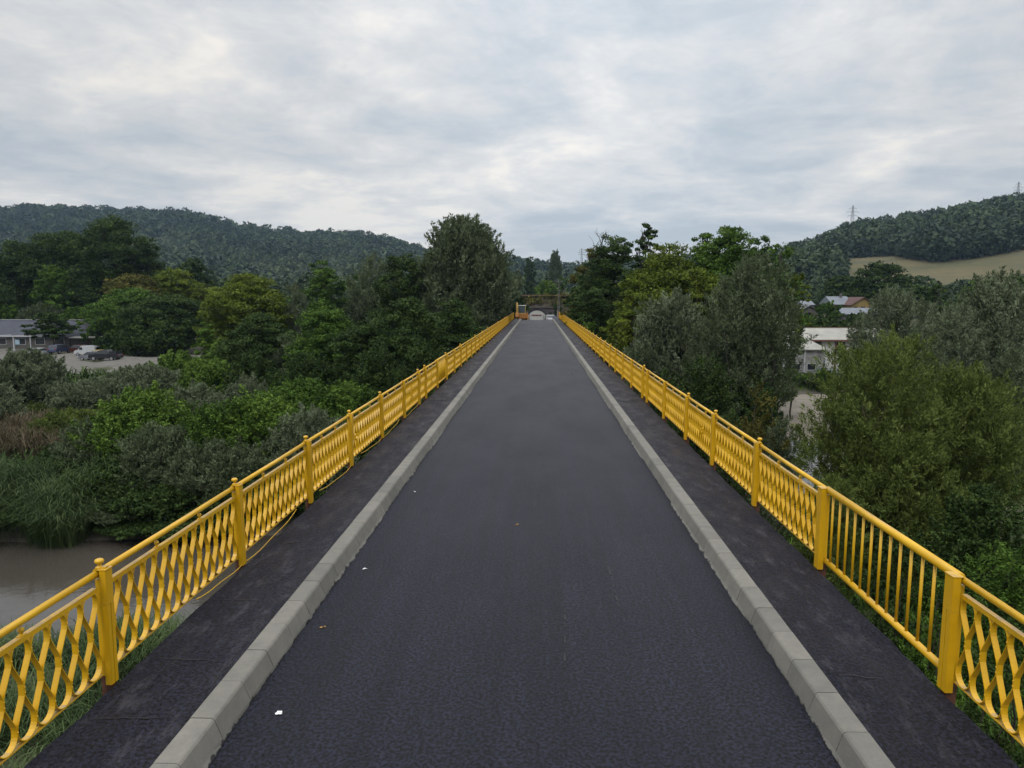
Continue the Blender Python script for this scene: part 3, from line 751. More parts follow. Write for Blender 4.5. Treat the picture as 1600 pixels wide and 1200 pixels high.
def tree(px, top, w_px, Y, kind, leaf, label, cat='tree', name='tree', cb=.12, cover=1.5, lobes=None, base=None, spike=0.0, sc=1.0, group=None, tk=1.0, stems=None, seed=None):
    """one tree or bush with its crown's top, width and distance taken from the photograph"""
    c = at(px, top, Y); g = gz(c.x, Y) if base is None else base
    H = c.z - g; Wd = w_px / F_PX * Y * 1.02
    if H < .6: H = .6
    sd = seed if seed is not None else len(TREES) * 7 + 3; TREES.append(label)
    asp, mode = STY[leaf]
    L = max(.17 if mode == 'willow' else .15, Y * (.0040 if mode == 'willow' else .0036)) * sc
    P, T, lc = crown(Wd, H * (1 - cb), kind, leaf, cover, L, asp, sd, lobes, mode, spike)
    P[:, :, 2] += H * cb; lc = lc + np.array([0, 0, H * cb])
    root = tag(empty(name, (c.x, Y, g), 0), label, cat, group)
    link("crown", quads_mesh("crown", P, T, LEAF[leaf]), root)
    rs = random.Random(sd); mb = MB()
    bushy = (cat == 'bush')
    if stems is None: stems = 5 if bushy else (3 if mode == 'willow' else 1)
    tr = max(.03, H * (.009 if bushy or mode == 'willow' else .018)) * tk
    order = sorted(range(len(lc)), key=lambda q: lc[q][2])
    if stems == 1:
        topc = Vector((lc[order[-1]][0] * .5, lc[order[-1]][1] * .5, H * .86))
        pts = limb(mb, (0, 0, -.4), topc, tr * 1.25, tr * .22, rs, 9, 8, .03)
        for q in order:
            cz = lc[q][2]; f_ = min(.92, max(.12, cz / topc.z * .68)); i_ = int(f_ * 9); limb(mb, pts[i_], lc[q], tr * (1.0 - .8 * f_) * .55, tr * .12, rs)
            for _ in range(3):
                e2 = Vector(lc[q]) + Vector((rs.uniform(-1, 1), rs.uniform(-1, 1), rs.uniform(-.3, 1))) * Wd * .16
                limb(mb, Vector(lc[q]).lerp(pts[i_], .25), e2, tr * .14, tr * .05, rs, 4, 4)
    else:
        for s_ in range(stems):
            a = 2 * math.pi * s_ / stems + rs.uniform(-.4, .4); b0 = (math.cos(a) * tr * 2.5, math.sin(a) * tr * 2.5, -.4)
            mine = order[s_::stems] or order
            tgt = Vector(lc[mine[-1]]); tgt.z = min(tgt.z, H * .9)
            pts = limb(mb, b0, tgt, tr * .8, tr * .15, rs, 8, 6, .08)
            for q in mine[:-1]:
                i_ = max(1, min(7, int(8 * lc[q][2] / max(tgt.z, .1) * .7))); limb(mb, pts[i_], lc[q], tr * .35, tr * .1, rs, 5, 5)
            for _ in range(3 if Y < 70 else 0):
                i_ = rs.randint(3, 7); e2 = pts[i_] + Vector((rs.uniform(-1, 1), rs.uniform(-1, 1), rs.uniform(.1, 1))) * Wd * .2
                limb(mb, pts[i_], e2, tr * .16, tr * .04, rs, 4, 4)
    mb.build("stem" if bushy else "trunk", M_barkg if leaf in ('silver', 'greywil') else M_bark, root, True)
    return root
#TREELIST
T_ = tree
# --- left, beyond the car park
GT = "tall trees behind the long dark roofed building"
T_(178, 340, 118, 172, 'tall', 'dark', "tallest dark broad tree of the group behind the dark roofed building, before the hill", cb=.16, cover=1.7, group=GT)
T_(92, 362, 120, 178, 'tall', 'dark', "broad dark tree just left of the tallest one behind the dark roofed building", cb=.14, cover=1.7, group=GT)
T_(28, 378, 110, 170, 'tall', 'dark', "dark tree at the left edge of the photo behind the dark roofed building", cb=.12, cover=1.7, group=GT)
T_(78, 415, 62, 158, 'tall', 'green', "slim rounded green tree standing in front of the tall dark group at far left", cb=.1)
T_(-30, 430, 110, 160, 'tall', 'dark', "dark tree cut by the left edge of the photo behind the building")
T_(130, 452, 100, 165, 'round', 'dark', "low dark tree filling the gap under the tall group behind the building")
T_(68, 474, 76, 156, 'shrub', 'greywil', "grey green rounded willow directly behind the roof ridge of the dark roofed building", cb=.05)
T_(120, 480, 60, 154, 'shrub', 'green', "small green tree behind the right part of the dark roof", cb=.05)
T_(10, 478, 50, 154, 'shrub', 'green', "small green tree behind the left end of the dark roof", cb=.05)
T_(302, 405, 56, 215, 'round', 'dark', "small dark tree standing alone high on the left before the wooded hill")
T_(272, 421, 100, 165, 'round', 'yellowg', "olive yellow tree behind the big green acacia beside the parked cars")
T_(215, 430, 90, 160, 'round', 'brown', "brownish green tree right of the tall dark group")
T_(330, 450, 60, 170, 'round', 'brown', "rusty tinted tree between the acacia and the yellow green round tree")
T_(200, 452, 110, 146, 'round', 'green', "big green acacia with layered foliage shading the parked cars, left one", cb=.16, cover=1.7, lobes=14)
T_(262, 462, 120, 134, 'round', 'dark', "big dark green acacia beside the parked cars, right one", cb=.10, cover=1.8, lobes=14)
T_(225, 510, 130, 128, 'shrub', 'dark', "dark leafy tree hanging low over the parked pickup")
T_(80, 489, 58, 134, 'round', 'dark', "small dark tree with a bare stem standing before the dark roofed building", cb=.35)
T_(135, 498, 34, 135, 'round', 'green', "thin young tree before the white lean-to roof", cb=.3, cover=1.0)
# --- left, middle belt
T_(388, 430, 130, 112, 'round', 'yellowg', "round yellow green tree crown at left, the largest of the yellow green ones", cb=.1, cover=1.7, lobes=16)
T_(345, 452, 70, 116, 'round', 'yellowg', "smaller yellow green tree tucked against the left side of the largest one")
T_(456, 443, 58, 112, 'tall', 'silver', "pale silver willow right of the round yellow green tree", cb=.05)
T_(500, 410, 90, 128, 'tall', 'green', "upright green tree behind the pale willow, in the left middle distance", cb=.1)
T_(548, 430, 60, 135, 'tall', 'green', "slim green tree between the upright green tree and the silver willow")
T_(583, 400, 96, 128, 'dome', 'greywil', "tall silver grey willow in the left middle distance, left of the dark trees", cb=.05, spike=1.0)
T_(420, 468, 80, 130, 'round', 'dark', "dark low tree behind the pale willow")
T_(528, 470, 130, 132, 'round', 'dark', "dark tree filling the ground below the upright green tree")
T_(640, 440, 120, 128, 'round', 'dark', "dark tree behind the dark belt left of the tall grey willow")
T_(318, 505, 56, 92, 'cone', 'bright', "pointed fresh green bush tree left of the dark willow bush", cb=.03)
T_(350, 530, 60, 88, 'shrub', 'bright', "light green bush at the foot of the pointed green tree", cat='bush', name='bush', cb=.03)
T_(402, 492, 105, 86, 'round', 'dark', "dark bushy tree right of the pointed fresh green tree", cb=.03, cover=1.7)
T_(455, 525, 70, 84, 'shrub', 'greywil', "dull grey green willow between two dark bushy trees in the left belt", cb=.03)
T_(507, 480, 108, 80, 'round', 'green', "dark green tree with a peaked top in the middle of the left belt", cb=.03, cover=1.7)
T_(565, 505, 100, 74, 'round', 'dark', "dark dense tree in front of the peaked green tree", cb=.02, cover=1.8)
T_(628, 400, 110, 98, 'tall', 'dark', "tall dark tree touching the left side of the big grey willow by the bridge", cb=.06, cover=1.7)
T_(640, 468, 118, 74, 'round', 'dark', "dark tree with a rounded green top below the big grey willow", cb=.02, cover=1.8)
T_(595, 545, 110, 64, 'shrub', 'dark', "very dark low tree close to the left railing", cb=.0, cover=1.8)
T_(480, 555, 110, 70, 'shrub', 'dark', "very dark low tree behind the bright bushes on the left bank", cb=.0, cover=1.8)
T_(395, 550, 90, 74, 'shrub', 'dark', "dark low tree just behind the silver shrub on the left bank", cb=.0)
T_(700, 470, 110, 82, 'round', 'dark', "dark tree under the big grey willow, next to the left railing", cb=.02, cover=1.8)
T_(655, 530, 90, 60, 'shrub', 'dark', "dark bush right against the left railing", cat='bush', name='bush', cb=0)
T_(718, 342, 150, 100, 'dome', 'greywil', "big tall grey willow rising above the left railing near the far end of the bridge", cb=.06, cover=2.2, lobes=26, spike=.3, sc=.95)
T_(770, 398, 86, 138, 'dome', 'greywil', "grey willow leaning over the far left end of the bridge, right of the biggest one", cb=.04, cover=1.6, spike=1.0)
T_(752, 455, 80, 96, 'round', 'greywil', "lower grey green willow in front of the big one beside the left railing", cb=.02)
T_(745, 520, 46, 76, 'shrub', 'bright', "bright yellow green bush just over the left railing", cat='bush', name='bush', cb=0, cover=1.3)
T_(722, 545, 34, 70, 'shrub', 'green', "small fresh green bush over the left railing, nearer than the bright yellow green one", cat='bush', name='bush', cb=0)
T_(784, 492, 26, 104, 'shrub', 'bright', "small bright bush at the far end of the left railing", cat='bush', name='bush', cb=0)
T_(804, 445, 30, 150, 'tall', 'greywil', "slim grey green tree behind the yellow digger", cb=.03)
T_(798, 458, 40, 142, 'shrub', 'dark', "dark bush behind the yellow digger", cat='bush', name='bush', cb=0)
# --- left bank shrubs
B = dict(cat='bush', name='bush')
for px_, top_, w_, Y_, lf, cv, lb in (
    (38, 549, 112, 68, 'silver', 1.8, "large silvery willow bush at the left edge before the car park"),
    (-25, 600, 100, 60, 'silver', 1.6, "silvery bush cut by the left edge of the photo"),
    (150, 592, 100, 68, 'silver', 1.4, "pale willow bush right of the largest silvery one, below the car park"),
    (215, 572, 100, 74, 'silver', 1.4, "pale feathery willow bush in front of the parked pickup"),
    (272, 549, 80, 80, 'bright', 1.6, "bright green bush below the dark acacia"),
    (325, 562, 90, 76, 'bright', 1.5, "bright green bush right of the one below the acacia"),
    (110, 640, 110, 56, 'olive', 1.3, "olive bush beside the patch of reddish dry weeds"),
    (215, 608, 140, 50, 'bright', 1.8, "tall vivid green bush on the left bank, left one of the vivid pair"),
    (300, 600, 110, 56, 'silver', 1.5, "silvery bush between the two vivid green ones"),
    (385, 588, 70, 62, 'silver', 1.4, "pale silver bush with upright tips standing above the bright bushes"),
    (408, 616, 150, 49, 'bright', 1.8, "tall vivid green bush above the left railing, right one of the vivid pair"),
    (335, 632, 90, 47, 'green', 1.5, "green bush between the vivid pair, a little lower"),
    (480, 594, 120, 60, 'green', 1.6, "broad green bush in front of the dark trees, left of the railing"),
    (545, 598, 100, 60, 'bright', 1.5, "bright bush touching the left railing before the dark trees"),
    (485, 640, 120, 46.5, 'silver', 1.5, "silvery bush seen over the near part of the left railing"),
    (160, 655, 120, 49, 'greywil', 1.5, "dull grey green bush left of the tall vivid green one"),
    (262, 668, 130, 46, 'greywil', 1.5, "grey green bush below the left vivid green one"),
    (350, 690, 140, 44.5, 'greywil', 1.5, "grey green drooping bush low on the left bank over the railing"),
    (180, 715, 120, 44.5, 'dark', 1.6, "dark bush below the dull grey green one, right of the reeds"),
    (265, 745, 140, 43.5, 'dark', 1.6, "dark bush overhanging the river at the far bank"),
    (415, 735, 140, 43.5, 'dark', 1.6, "dark bush directly over the left railing"),
    (345, 780, 120, 43, 'dark', 1.5, "dark bush over the water beside the second post of the left railing"),
    (205, 790, 110, 43, 'greywil', 1.4, "grey green bush at the waterline at the right end of the reeds"),
    (95, 700, 100, 47, 'dark', 1.5, "dark bush behind the reeds at far left"),
    (20, 725, 90, 47, 'green', 1.3, "green bush behind the reeds at the left edge"),
    (560, 655, 120, 48, 'dark', 1.6, "dark bush hidden low behind the left railing"),
    (70, 765, 120, 42.5, 'dark', 1.4, "low dark bush half buried in the reeds at the waterline"),
    (140, 745, 100, 43.5, 'green', 1.3, "low green bush in the reeds, left of the dark waterline bushes"),
    (295, 800, 130, 41.8, 'dark', 1.5, "lowest dark bush leaning over the water, behind the left railing's second panel"),
    (225, 812, 110, 41.8, 'dark', 1.5, "small dark bush with its foot in the water, right of the reeds"),
    (45, 632, 80, 64, 'olive', 1.3, "olive bush behind the reddish weeds at far left")):
    T_(px_, top_, w_ * 1.2, Y_, 'shrub', lf, lb, cb=0, cover=cv, spike=.9, lobes=16, **B)
# --- right, beside the bridge
T_(958, 372, 108, 98, 'round', 'dark', "tall dark tree right of the bridge's far end, with bare twigs sticking out above it", cb=.05, cover=1.5, lobes=15)
T_(1010, 350, 56, 100, 'round', 'dark', "small loose dark crown rising above its neighbours right of the bridge", cb=.55, cover=1.2)
T_(922, 390, 76, 104, 'round', 'brown', "brown tinged tree at the far right end of the bridge", cb=.04, cover=1.6)
T_(914, 430, 60, 100, 'round', 'dark', "dark tree close behind the far right railing", cb=.02, cover=1.6)
T_(925, 450, 90, 90, 'round', 'dark', "dark leafy tree over the right railing in the distance", cb=.02, cover=1.6)
T_(1048, 386, 140, 86, 'round', 'yellowg', "broad yellow green tree right of the tall dark one", cb=.04, cover=1.6, lobes=16)
T_(988, 455, 80, 78, 'round', 'yellowg', "yellow green tree low beside the right railing", cb=.02, cover=1.5)
T_(962, 515, 62, 72, 'shrub', 'yellowg', "olive yellow bush next to the right railing", cb=0, **B)
T_(918, 498, 44, 86, 'shrub', 'bright', "bright yellow green bush over the far right railing", cb=0, **B)
T_(1142, 358, 128, 84, 'round', 'green', "large lumpy green tree behind the silvery willows, its crown against the sky", cb=.06, cover=1.5, lobes=18)
T_(1218, 384, 90, 86, 'round', 'green', "green tree joined to the right of the large lumpy one", cb=.1, cover=1.5)
T_(1250, 428, 40, 84, 'round', 'yellowg', "small green side crown at the right end of the lumpy trees", cb=.6, cover=1.5, tk=.3)
T_(1098, 420, 90, 80, 'round', 'yellowg', "light green tree between the yellow green and the lumpy green trees", cb=.1, cover=1.4)
T_(1050, 458, 140, 64, 'shrub', 'silver', "rounded silvery willow beside the right railing", cb=.05, cover=1.8, lobes=15, spike=.5)
T_(1000, 540, 100, 62, 'shrub', 'greywil', "dark grey willow bush at the foot of the right railing", cb=0, **B)
T_(1180, 400, 128, 59, 'vase', 'greywil', "tallest grey green willow on the right, its top before the lumpy green tree", cb=.14, cover=1.5, lobes=16, spike=.6)
T_(1135, 455, 110, 58, 'vase', 'greywil', "grey green willow left of the tallest one on the right", cb=.10, cover=1.6, spike=.5)
T_(1214, 432, 60, 62, 'vase', 'silver', "silvery willow right of the tallest one, with a thin see through side", cb=.25, cover=.8, spike=.6)
T_(1105, 560, 120, 48, 'shrub', 'dark', "very dark bush below the willows close to the right railing", cb=0, cover=1.5, **B)
T_(1040, 580, 100, 52, 'shrub', 'dark', "dark bush low behind the right railing", cb=0, cover=1.5, **B)
T_(1185, 600, 90, 50, 'shrub', 'brown', "sparse brownish bush before the pale river water on the right", cb=0, cover=.6, **B)
T_(1232, 652, 84, 49, 'shrub', 'greywil', "dark thin bush before the right river water, under the see through willow", cb=0, cover=1.0, **B)
T_(1175, 585, 120, 57, 'shrub', 'dark', "very dark bush at the foot of the tallest grey green willow", cb=0, cover=1.3, **B)
T_(1150, 640, 80, 40, 'shrub', 'dark', "dark thin bush just above the right railing", cb=0, cover=1.0, **B)
T_(1225, 715, 90, 38, 'shrub', 'greywil', "small bluish grey bush just over the right railing", cb=0, cover=1.0, **B)
T_(1262, 583, 50, 112, 'shrub', 'greywil', "low grey green bush in front of the pavilion across the river", cb=0, **B)
T_(1290, 575, 40, 110, 'shrub', 'green', "small green bush on the yard fence line behind the river", cb=0, **B)
T_(1098, 366, 74, 88, 'round', 'green', "green crown at the left end of the large lumpy tree group against the sky", cb=.1, cover=1.5, lobes=14)
T_(1186, 372, 86, 88, 'round', 'green', "green crown filling the middle of the lumpy tree group, behind the tallest willow", cb=.1, cover=1.5, lobes=14)
# --- right bank, near
T_(1378, 524, 190, 34, 'vase', 'olive', "big yellow green willow at right behind the railing, the nearest tree to the camera", cb=.04, cover=1.8, lobes=18, spike=.5, stems=5, sc=.85)
T_(1310, 620, 120, 33, 'shrub', 'olive', "lower left half of the yellow green willow clump", cb=0, cover=1.3, spike=.3, sc=.85)
T_(1515, 572, 180, 35, 'vase', 'olive', "second yellow green willow, right of the nearest big one", cb=.04, cover=1.6, lobes=16, spike=.5, stems=4, sc=.85)
T_(1440, 680, 190, 31, 'shrub', 'olive', "low dark olive willow between the two yellow green ones", cb=0, cover=1.5, sc=.85)
T_(1300, 745, 110, 27, 'shrub', 'olive', "low olive bush right behind the lattice railing", cb=0, cover=1.1, sc=.8, **B)
T_(1540, 760, 160, 27, 'shrub', 'dark', "dark bush at the right edge over the railing", cb=0, cover=1.5, **B)
T_(1395, 452, 120, 76, 'round', 'silver', "silvery willow behind the nearest yellow green one, below the village", cb=.05, cover=1.6, spike=.5)
T_(1362, 500, 76, 72, 'shrub', 'silver', "silver green willow before the long white roofed building", cb=0, cover=1.5)
T_(1440, 520, 110, 58, 'round', 'greywil', "grey willow between the yellow green and the rightmost silvery ones", cb=.03, cover=1.5)
T_(1560, 428, 170, 64, 'round', 'silver', "large silvery willow at the right edge of the photo", cb=.05, cover=1.7, lobes=16, spike=.5)
T_(1500, 478, 90, 60, 'round', 'silver', "silver grey willow left of the large one at the right edge", cb=.03, cover=1.6)
T_(1585, 545, 110, 48, 'round', 'greywil', "grey green willow below the large silvery one at the right edge", cb=0, cover=1.5)
T_(1460, 446, 50, 112, 'cone', 'dark', "dark conical tree behind the silvery willows on the right", cb=.03)
T_(1525, 440, 80, 118, 'round', 'green', "dark green tree under the golden field at right", cb=.03)
T_(1590, 430, 60, 112, 'round', 'dark', "dark tree at the right edge under the golden field")
T_(1580, 850, 150, 21, 'shrub', 'green', "leafy bush at the lower right outside the railing", cb=0, cover=1.2, sc=.8, **B)
T_(1470, 880, 130, 20, 'shrub', 'green', "leafy bush seen between the vertical bars of the railing", cb=0, cover=1.2, sc=.8, **B)
T_(1590, 960, 150, 15, 'shrub', 'dark', "dark leafy bush in the lower right corner", cb=0, cover=1.1, sc=.8, **B)
T_(1390, 830, 120, 24, 'shrub', 'dark', "low dark bush behind the panel of vertical bars", cb=0, cover=1.1, **B)
# --- village and far trees
T_(1375, 411, 74, 225, 'round', 'dark', "big dark round tree beside the red roofed house", cb=.04, cover=1.7)
T_(1322, 432, 60, 235, 'round', 'dark', "dark tree left of the big round one by the village houses", cb=.02)
T_(1295, 470, 36, 190, 'shrub', 'green', "green tree between the two groups of village houses", cb=0)
T_(1432, 446, 60, 200, 'round', 'dark', "dark tree right of the big round tree below the golden field", cb=.02)
T_(1345, 490, 60, 160, 'shrub', 'dark', "dark hedge tree below the low grey roof of the village", cb=0)
T_(1250, 488, 70, 150, 'shrub', 'green', "green hedge tree behind the long white roof", cb=0)
T_(1300, 493, 70, 150, 'shrub', 'dark', "dark hedge tree behind the middle of the long white roof", cb=0)
T_(1400, 485, 60, 150, 'shrub', 'dark', "dark hedge tree behind the right part of the long white roof", cb=0)
T_(828, 402, 19, 420, 'poplar', 'dark', "dark narrow poplar beyond the underpass, the left of the two", cb=.04, cover=3.2, sc=.6, name='poplar_tree')
T_(868, 393, 22, 400, 'poplar', 'greywil', "grey green narrow poplar beyond the underpass, the right and taller of the two", cb=.04, cover=3.2, sc=.6, name='poplar_tree')
T_(852, 439, 44, 270, 'shrub', 'bright', "round fresh green tree on the far side of the railway embankment", cb=0, cover=1.8)
T_(880, 432, 30, 255, 'shrub', 'green', "small green tree behind the lattice pole", cb=0)
T_(826, 448, 24, 300, 'shrub', 'dark', "dark tree below the left poplar", cb=0)
T_(868, 476, 22, 176, 'shrub', 'dark', "dark bush growing on the embankment right of the arch", cb=0, cover=1.6, base=-3.0, **B)
T_(816, 470, 24, 176, 'shrub', 'dark', "dark bush growing on the embankment left of the arch", cb=0, base=-3.0, **B)

def bare_tree(px, top, Y, label, seed=5):
    c = at(px, top, Y); g = gz(c.x, Y); H = c.z - g; rs = random.Random(seed)
    root = tag(empty("dead_tree", (c.x, Y, g)), label, "tree"); mb = MB()
    main = limb(mb, (0, 0, -.3), (0.4, 0, H), .22, .03, rs, 9, 6, .02)
    for k in range(16):
        i_ = rs.randint(5, 8); a = rs.uniform(0, 6.28); l = rs.uniform(1.5, 4.2) * (1.1 - i_ / 12)
        e2 = main[i_] + Vector((math.cos(a) * l * .55, math.sin(a) * l * .4, l)); p2 = limb(mb, main[i_], e2, .07, .02, rs, 5, 4)
        for _ in range(3):
            j = rs.randint(2, 4); limb(mb, p2[j], p2[j] + Vector((rs.uniform(-.9, .9), rs.uniform(-.5, .5), rs.uniform(.3, 1.2))), .03, .012, rs, 3, 4)
    mb.build("trunk", M_barkg, root); return root
bare_tree(938, 362, 99, "bare dead tree with leafless twigs sticking out above the tall dark tree, right")

# --- reeds, grass and weeds: nobody could count them
def blades(name, n, fn, L, Wd, leaf, label, seed, lean=.35):
    rs = np.random.RandomState(seed); xy = fn(rs, n); x, y = xy[:, 0], xy[:, 1]; z = np.maximum(ground_z(x, y), WATER_Z - .1)
    a = rs.uniform(0, 2 * np.pi, n); l = L * rs.uniform(.5, 1.25, n); ln = lean * rs.uniform(.3, 1.5, n)
    d = np.stack([np.cos(a), np.sin(a), np.zeros(n)], 1); s_ = np.stack([-np.sin(a), np.cos(a), np.zeros(n)], 1) * (Wd * rs.uniform(.6, 1.4, n))[:, None] / 2
    p0 = np.stack([x, y, z], 1); up = np.array([0, 0, 1.0])
    p1 = p0 + up * (l * .6)[:, None] + d * (l * ln * .3)[:, None]; p2 = p1 + up * (l * .32)[:, None] + d * (l * ln * .55)[:, None]; p3 = p2 + up * (l * .0)[:, None] + d * (l * ln * .5)[:, None] - up * (l * .08)[:, None]
    q1 = np.stack([p0 - s_ * .6, p0 + s_ * .6, p1 + s_, p1 - s_], 1); q2 = np.stack([p1 - s_, p1 + s_, p2 + s_ * .8, p2 - s_ * .8], 1); q3 = np.stack([p2 - s_ * .8, p2 + s_ * .8, p3 + s_ * .1, p3 - s_ * .1], 1)
    t_ = np.clip(.5 + .35 * np.sin(x * .9) * np.cos(y * .8) + rs.normal(0, .18, n), 0, 1)
    o = link(name, quads_mesh(name, np.concatenate([q1, q2, q3]), np.concatenate([t_, t_, t_]), LEAF[leaf]))
    return tag(o, label, name.replace('_', ' '), kind='stuff')
def region(x0, x1, y0, y1, ok):
    def fn(rs, n):
        out_ = np.zeros((0, 2))
        while len(out_) < n:
            q = np.stack([rs.uniform(x0, x1, n * 2), rs.uniform(y0, y1, n * 2)], 1)
            c_ = (np.sin(q[:, 0] * 1.1 + 2 * np.sin(q[:, 1] * .5)) + np.sin(q[:, 1] * 1.4 + q[:, 0] * .4)) * .25 + .6
            q = q[ok(q[:, 0], q[:, 1]) & (rs.rand(len(q)) < np.clip(c_ * 2.2 - .7, .03, 1))]; out_ = np.concatenate([out_, q])
        return out_[:n]
    return fn
blades("reeds", 22000, region(-60, -27, 33, 54, lambda x, y: (river_d(x, y) > -.6) & (river_d(x, y) < 5.5) & (y > 33)), 2.4, .032, 'reed', "tall grey green reeds arching over the far bank of the river at left", 3, .6)
blades("bank_grass", 30000, region(-30, -3.2, 6, 32, lambda x, y: (y < 32) & (river_d(x, y) > -.4) & (river_d(x, y) < 15)), 1.3, .026, 'reed', "long green grass on the near river bank below the left railing", 4, .6)
blades("dry_weeds", 6000, region(-48, -34.5, 50, 60, lambda x, y: (river_d(x, y) > 7)), 2.3, .035, 'dry', "reddish brown dry weeds on the left bank below the silvery bush", 5, .4)
blades("verge_grass", 30000, region(3.9, 24, 8, 40, lambda x, y: (river_d(x, y) > .4)), 1.0, .04, 'green', "dark green grass and weeds on the ground below the right railing", 6, .5)
blades("undergrowth", 40000, region(-62, 60, 46, 116, lambda x, y: (river_d(x, y) > 1.0) & ~((np.abs(x) < 17) & (y > 98)) & ~((x < -52) & (y > 90)) & ~((x > 30) & (y > 112))), 1.5, .14, 'dark', "dark undergrowth beneath the trees on both sides of the bridge", 7, .5)

# ------------------------------------------------------------------ hills and woods
def hill(name, px0, px1, prof, Yf, Yr, zf, bend=1.0, treeh=9, mat=None):
    """terrain rising from depth Yf to a crest at depth Yr whose outline follows prof (px -> py)"""
    px = np.linspace(px0, px1, 90); py = np.interp(px, [q[0] for q in prof], [q[1] for q in prof])
    s_ = np.concatenate([np.linspace(0, 1, 30), 1 + np.linspace(.05, .8, 10)])
    crest = [at(a, b_, Yr) for a, b_ in zip(px, py)]; foot = [at(a, 465, Yf) for a in px]
    V = np.zeros((len(s_), len(px), 3))
    for j in range(len(px)):
        zc_ = crest[j].z - treeh
        for i, t_ in enumerate(s_):
            Yc = Yf + (Yr - Yf) * t_; xx = foot[j].x + (crest[j].x - foot[j].x) * t_
            e_ = min(t_, 1.0); sh = (e_ ** bend); sh = sh * .75 + .25 * (1 - math.cos(math.pi * e_)) / 2
            zz = zf + (zc_ - zf) * sh - max(0, t_ - 1) ** 2 * 160
            zz += 2.5 * math.sin(xx * .021 + Yc * .013) * math.sin(Yc * .017) * min(1, e_ * 3) * (1 if t_ < .9 else .3)
            V[i, j] = (xx, Yc, zz)
    o = link(name, grid_mesh(name, V[:, :, 0], V[:, :, 1], V[:, :, 2], mat)); tag(o, kind='structure')
    return V
def hill_point(V, u, s_):
    """position on the hill for arrays u (0..1 across), s_ (0..1 foot to crest)"""
    ni = 29; a = np.clip(u * (V.shape[1] - 1), 0, V.shape[1] - 1.001); b_ = np.clip(s_ * ni, 0, V.shape[0] - 1.001)
    i, j = b_.astype(int), a.astype(int); fi, fj = (b_ - i)[:, None], (a - j)[:, None]
    return V[i, j] * (1 - fi) * (1 - fj) + V[i + 1, j] * fi * (1 - fj) + V[i, j + 1] * (1 - fi) * fj + V[i + 1, j + 1] * fi * fj
def project(P):
    d = P - np.array([0, 0, CAM_H]); z_ = d @ np.array(CF)
    return 800 + F_PX * (d @ np.array(CR)) / z_, 600 - F_PX * (d @ np.array(CU)) / z_
def wood(name, P, rad, leaf, label, seed, nq=46, q=1.7, tintf=None):
    """many crowns as one mass: P (n,3) feet of the trees"""
    rs = np.random.RandomState(seed); n = len(P); tmpl = []
    for k in range(6):
        d = unit(rs.normal(size=(nq, 3)) + np.array([0, 0, .45])); lob = unit(rs.normal(size=(6, 3)))
        r_ = 1 + .28 * np.max(d @ lob.T, 1) - .2 + rs.normal(0, .07, nq); c_ = d * r_[:, None] * np.array([1, 1, 1.05]); c_[:, 2] += 1.05
        tmpl.append(leaves_from(c_, d, q, q * .8, rs, 'leaf'))
    T6 = np.stack(tmpl); k = rs.randint(0, 6, n); r_ = rad * np.clip(rs.lognormal(-.1, .32, n), .4, 1.7); a = rs.uniform(0, 6.28, n)
    Q = T6[k]; ca, sa = np.cos(a)[:, None, None], np.sin(a)[:, None, None]
    X_ = Q[..., 0] * ca - Q[..., 1] * sa; Y_ = Q[..., 0] * sa + Q[..., 1] * ca
    G = np.stack([X_, Y_, Q[..., 2]], -1) * r_[:, None, None, None] + P[:, None, None, :]
    tt = (np.clip(rs.normal(.45, .24, n) + .16 * np.sin(P[:, 0] * .017 + np.sin(P[:, 1] * .011) * 2) + .12 * np.sin(P[:, 0] * .05 + P[:, 1] * .03), 0, 1))[:, None] + rs.normal(0, .16, (n, nq))
    o = link(name, quads_mesh(name, G.reshape(-1, 4, 3), np.clip(tt, 0, 1).reshape(-1), LEAF[leaf])); return tag(o, label, "wood", kind='stuff')
M_hillgrass = simple("hill_grass", (.060, .072, .030), .95, 0, .25, .02)
def field_mat():
    m, t, b = new_mat("dry_meadow")
    c = ramp(t, tnoise(t, .012, 8, .7, stretch=(1, 2.2, 6)), [(.3, (.038, .046, .014)), (.5, (.078, .068, .024)), (.7, (.118, .092, .034))])
    k = ramp(t, tnoise(t, .18, 6, .7), [(.3, (.8,) * 3), (.7, (1.2,) * 3)]); c = mixc(t, 1.0, c, k, 'MULTIPLY')
    t.links.new(c, b.inputs['Base Color']); b.inputs['Roughness'].default_value = .95; return m
M_field = field_mat()
LEAF['wood'] = leaf_mat("hill_wood_leaf", (.022, .036, .018), (.034, .055, .024), (.062, .092, .036), .1, .1)
LEAF['woodl'] = leaf_mat("light_wood_leaf", (.034, .050, .022), (.052, .075, .032), (.088, .112, .048), .1, .1)

V = hill("hill_left", -760, 960, [(-760, 330), (-500, 322), (-300, 318), (0, 323), (60, 321), (150, 324), (280, 326), (330, 339), (400, 354), (440, 357), (480, 360), (560, 363), (600, 368), (650, 383), (700, 395), (760, 405), (840, 418), (960, 425)], 560, 1500, -2, 1.25, 18, M_hillgrass)
rs_ = np.random.RandomState(21); n = 24000
u = rs_.uniform(0, 1, n); s_ = rs_.uniform(0, 1.02, n) ** .9; P = hill_point(V, u, s_); px_, py_ = project(P)
patch = np.sin(P[:, 0] * .013 + 1) + np.sin(P[:, 1] * .021 + P[:, 0] * .006) + .6 * np.sin(P[:, 1] * .06 + 2)
dens = np.where(s_ > .72, 1.0, np.where(patch > .1, .95, .45)); keep = (rs_.rand(n) < dens) & (px_ > -720) & (px_ < 900)
up_ = keep & ((s_ > .60) | (patch > .9)); lo_ = keep & ~up_
wood("hill_forest", P[up_], 6.6, 'wood', "dense dark forest on the upper slope and crest of the left hill", 1, 60, .50)
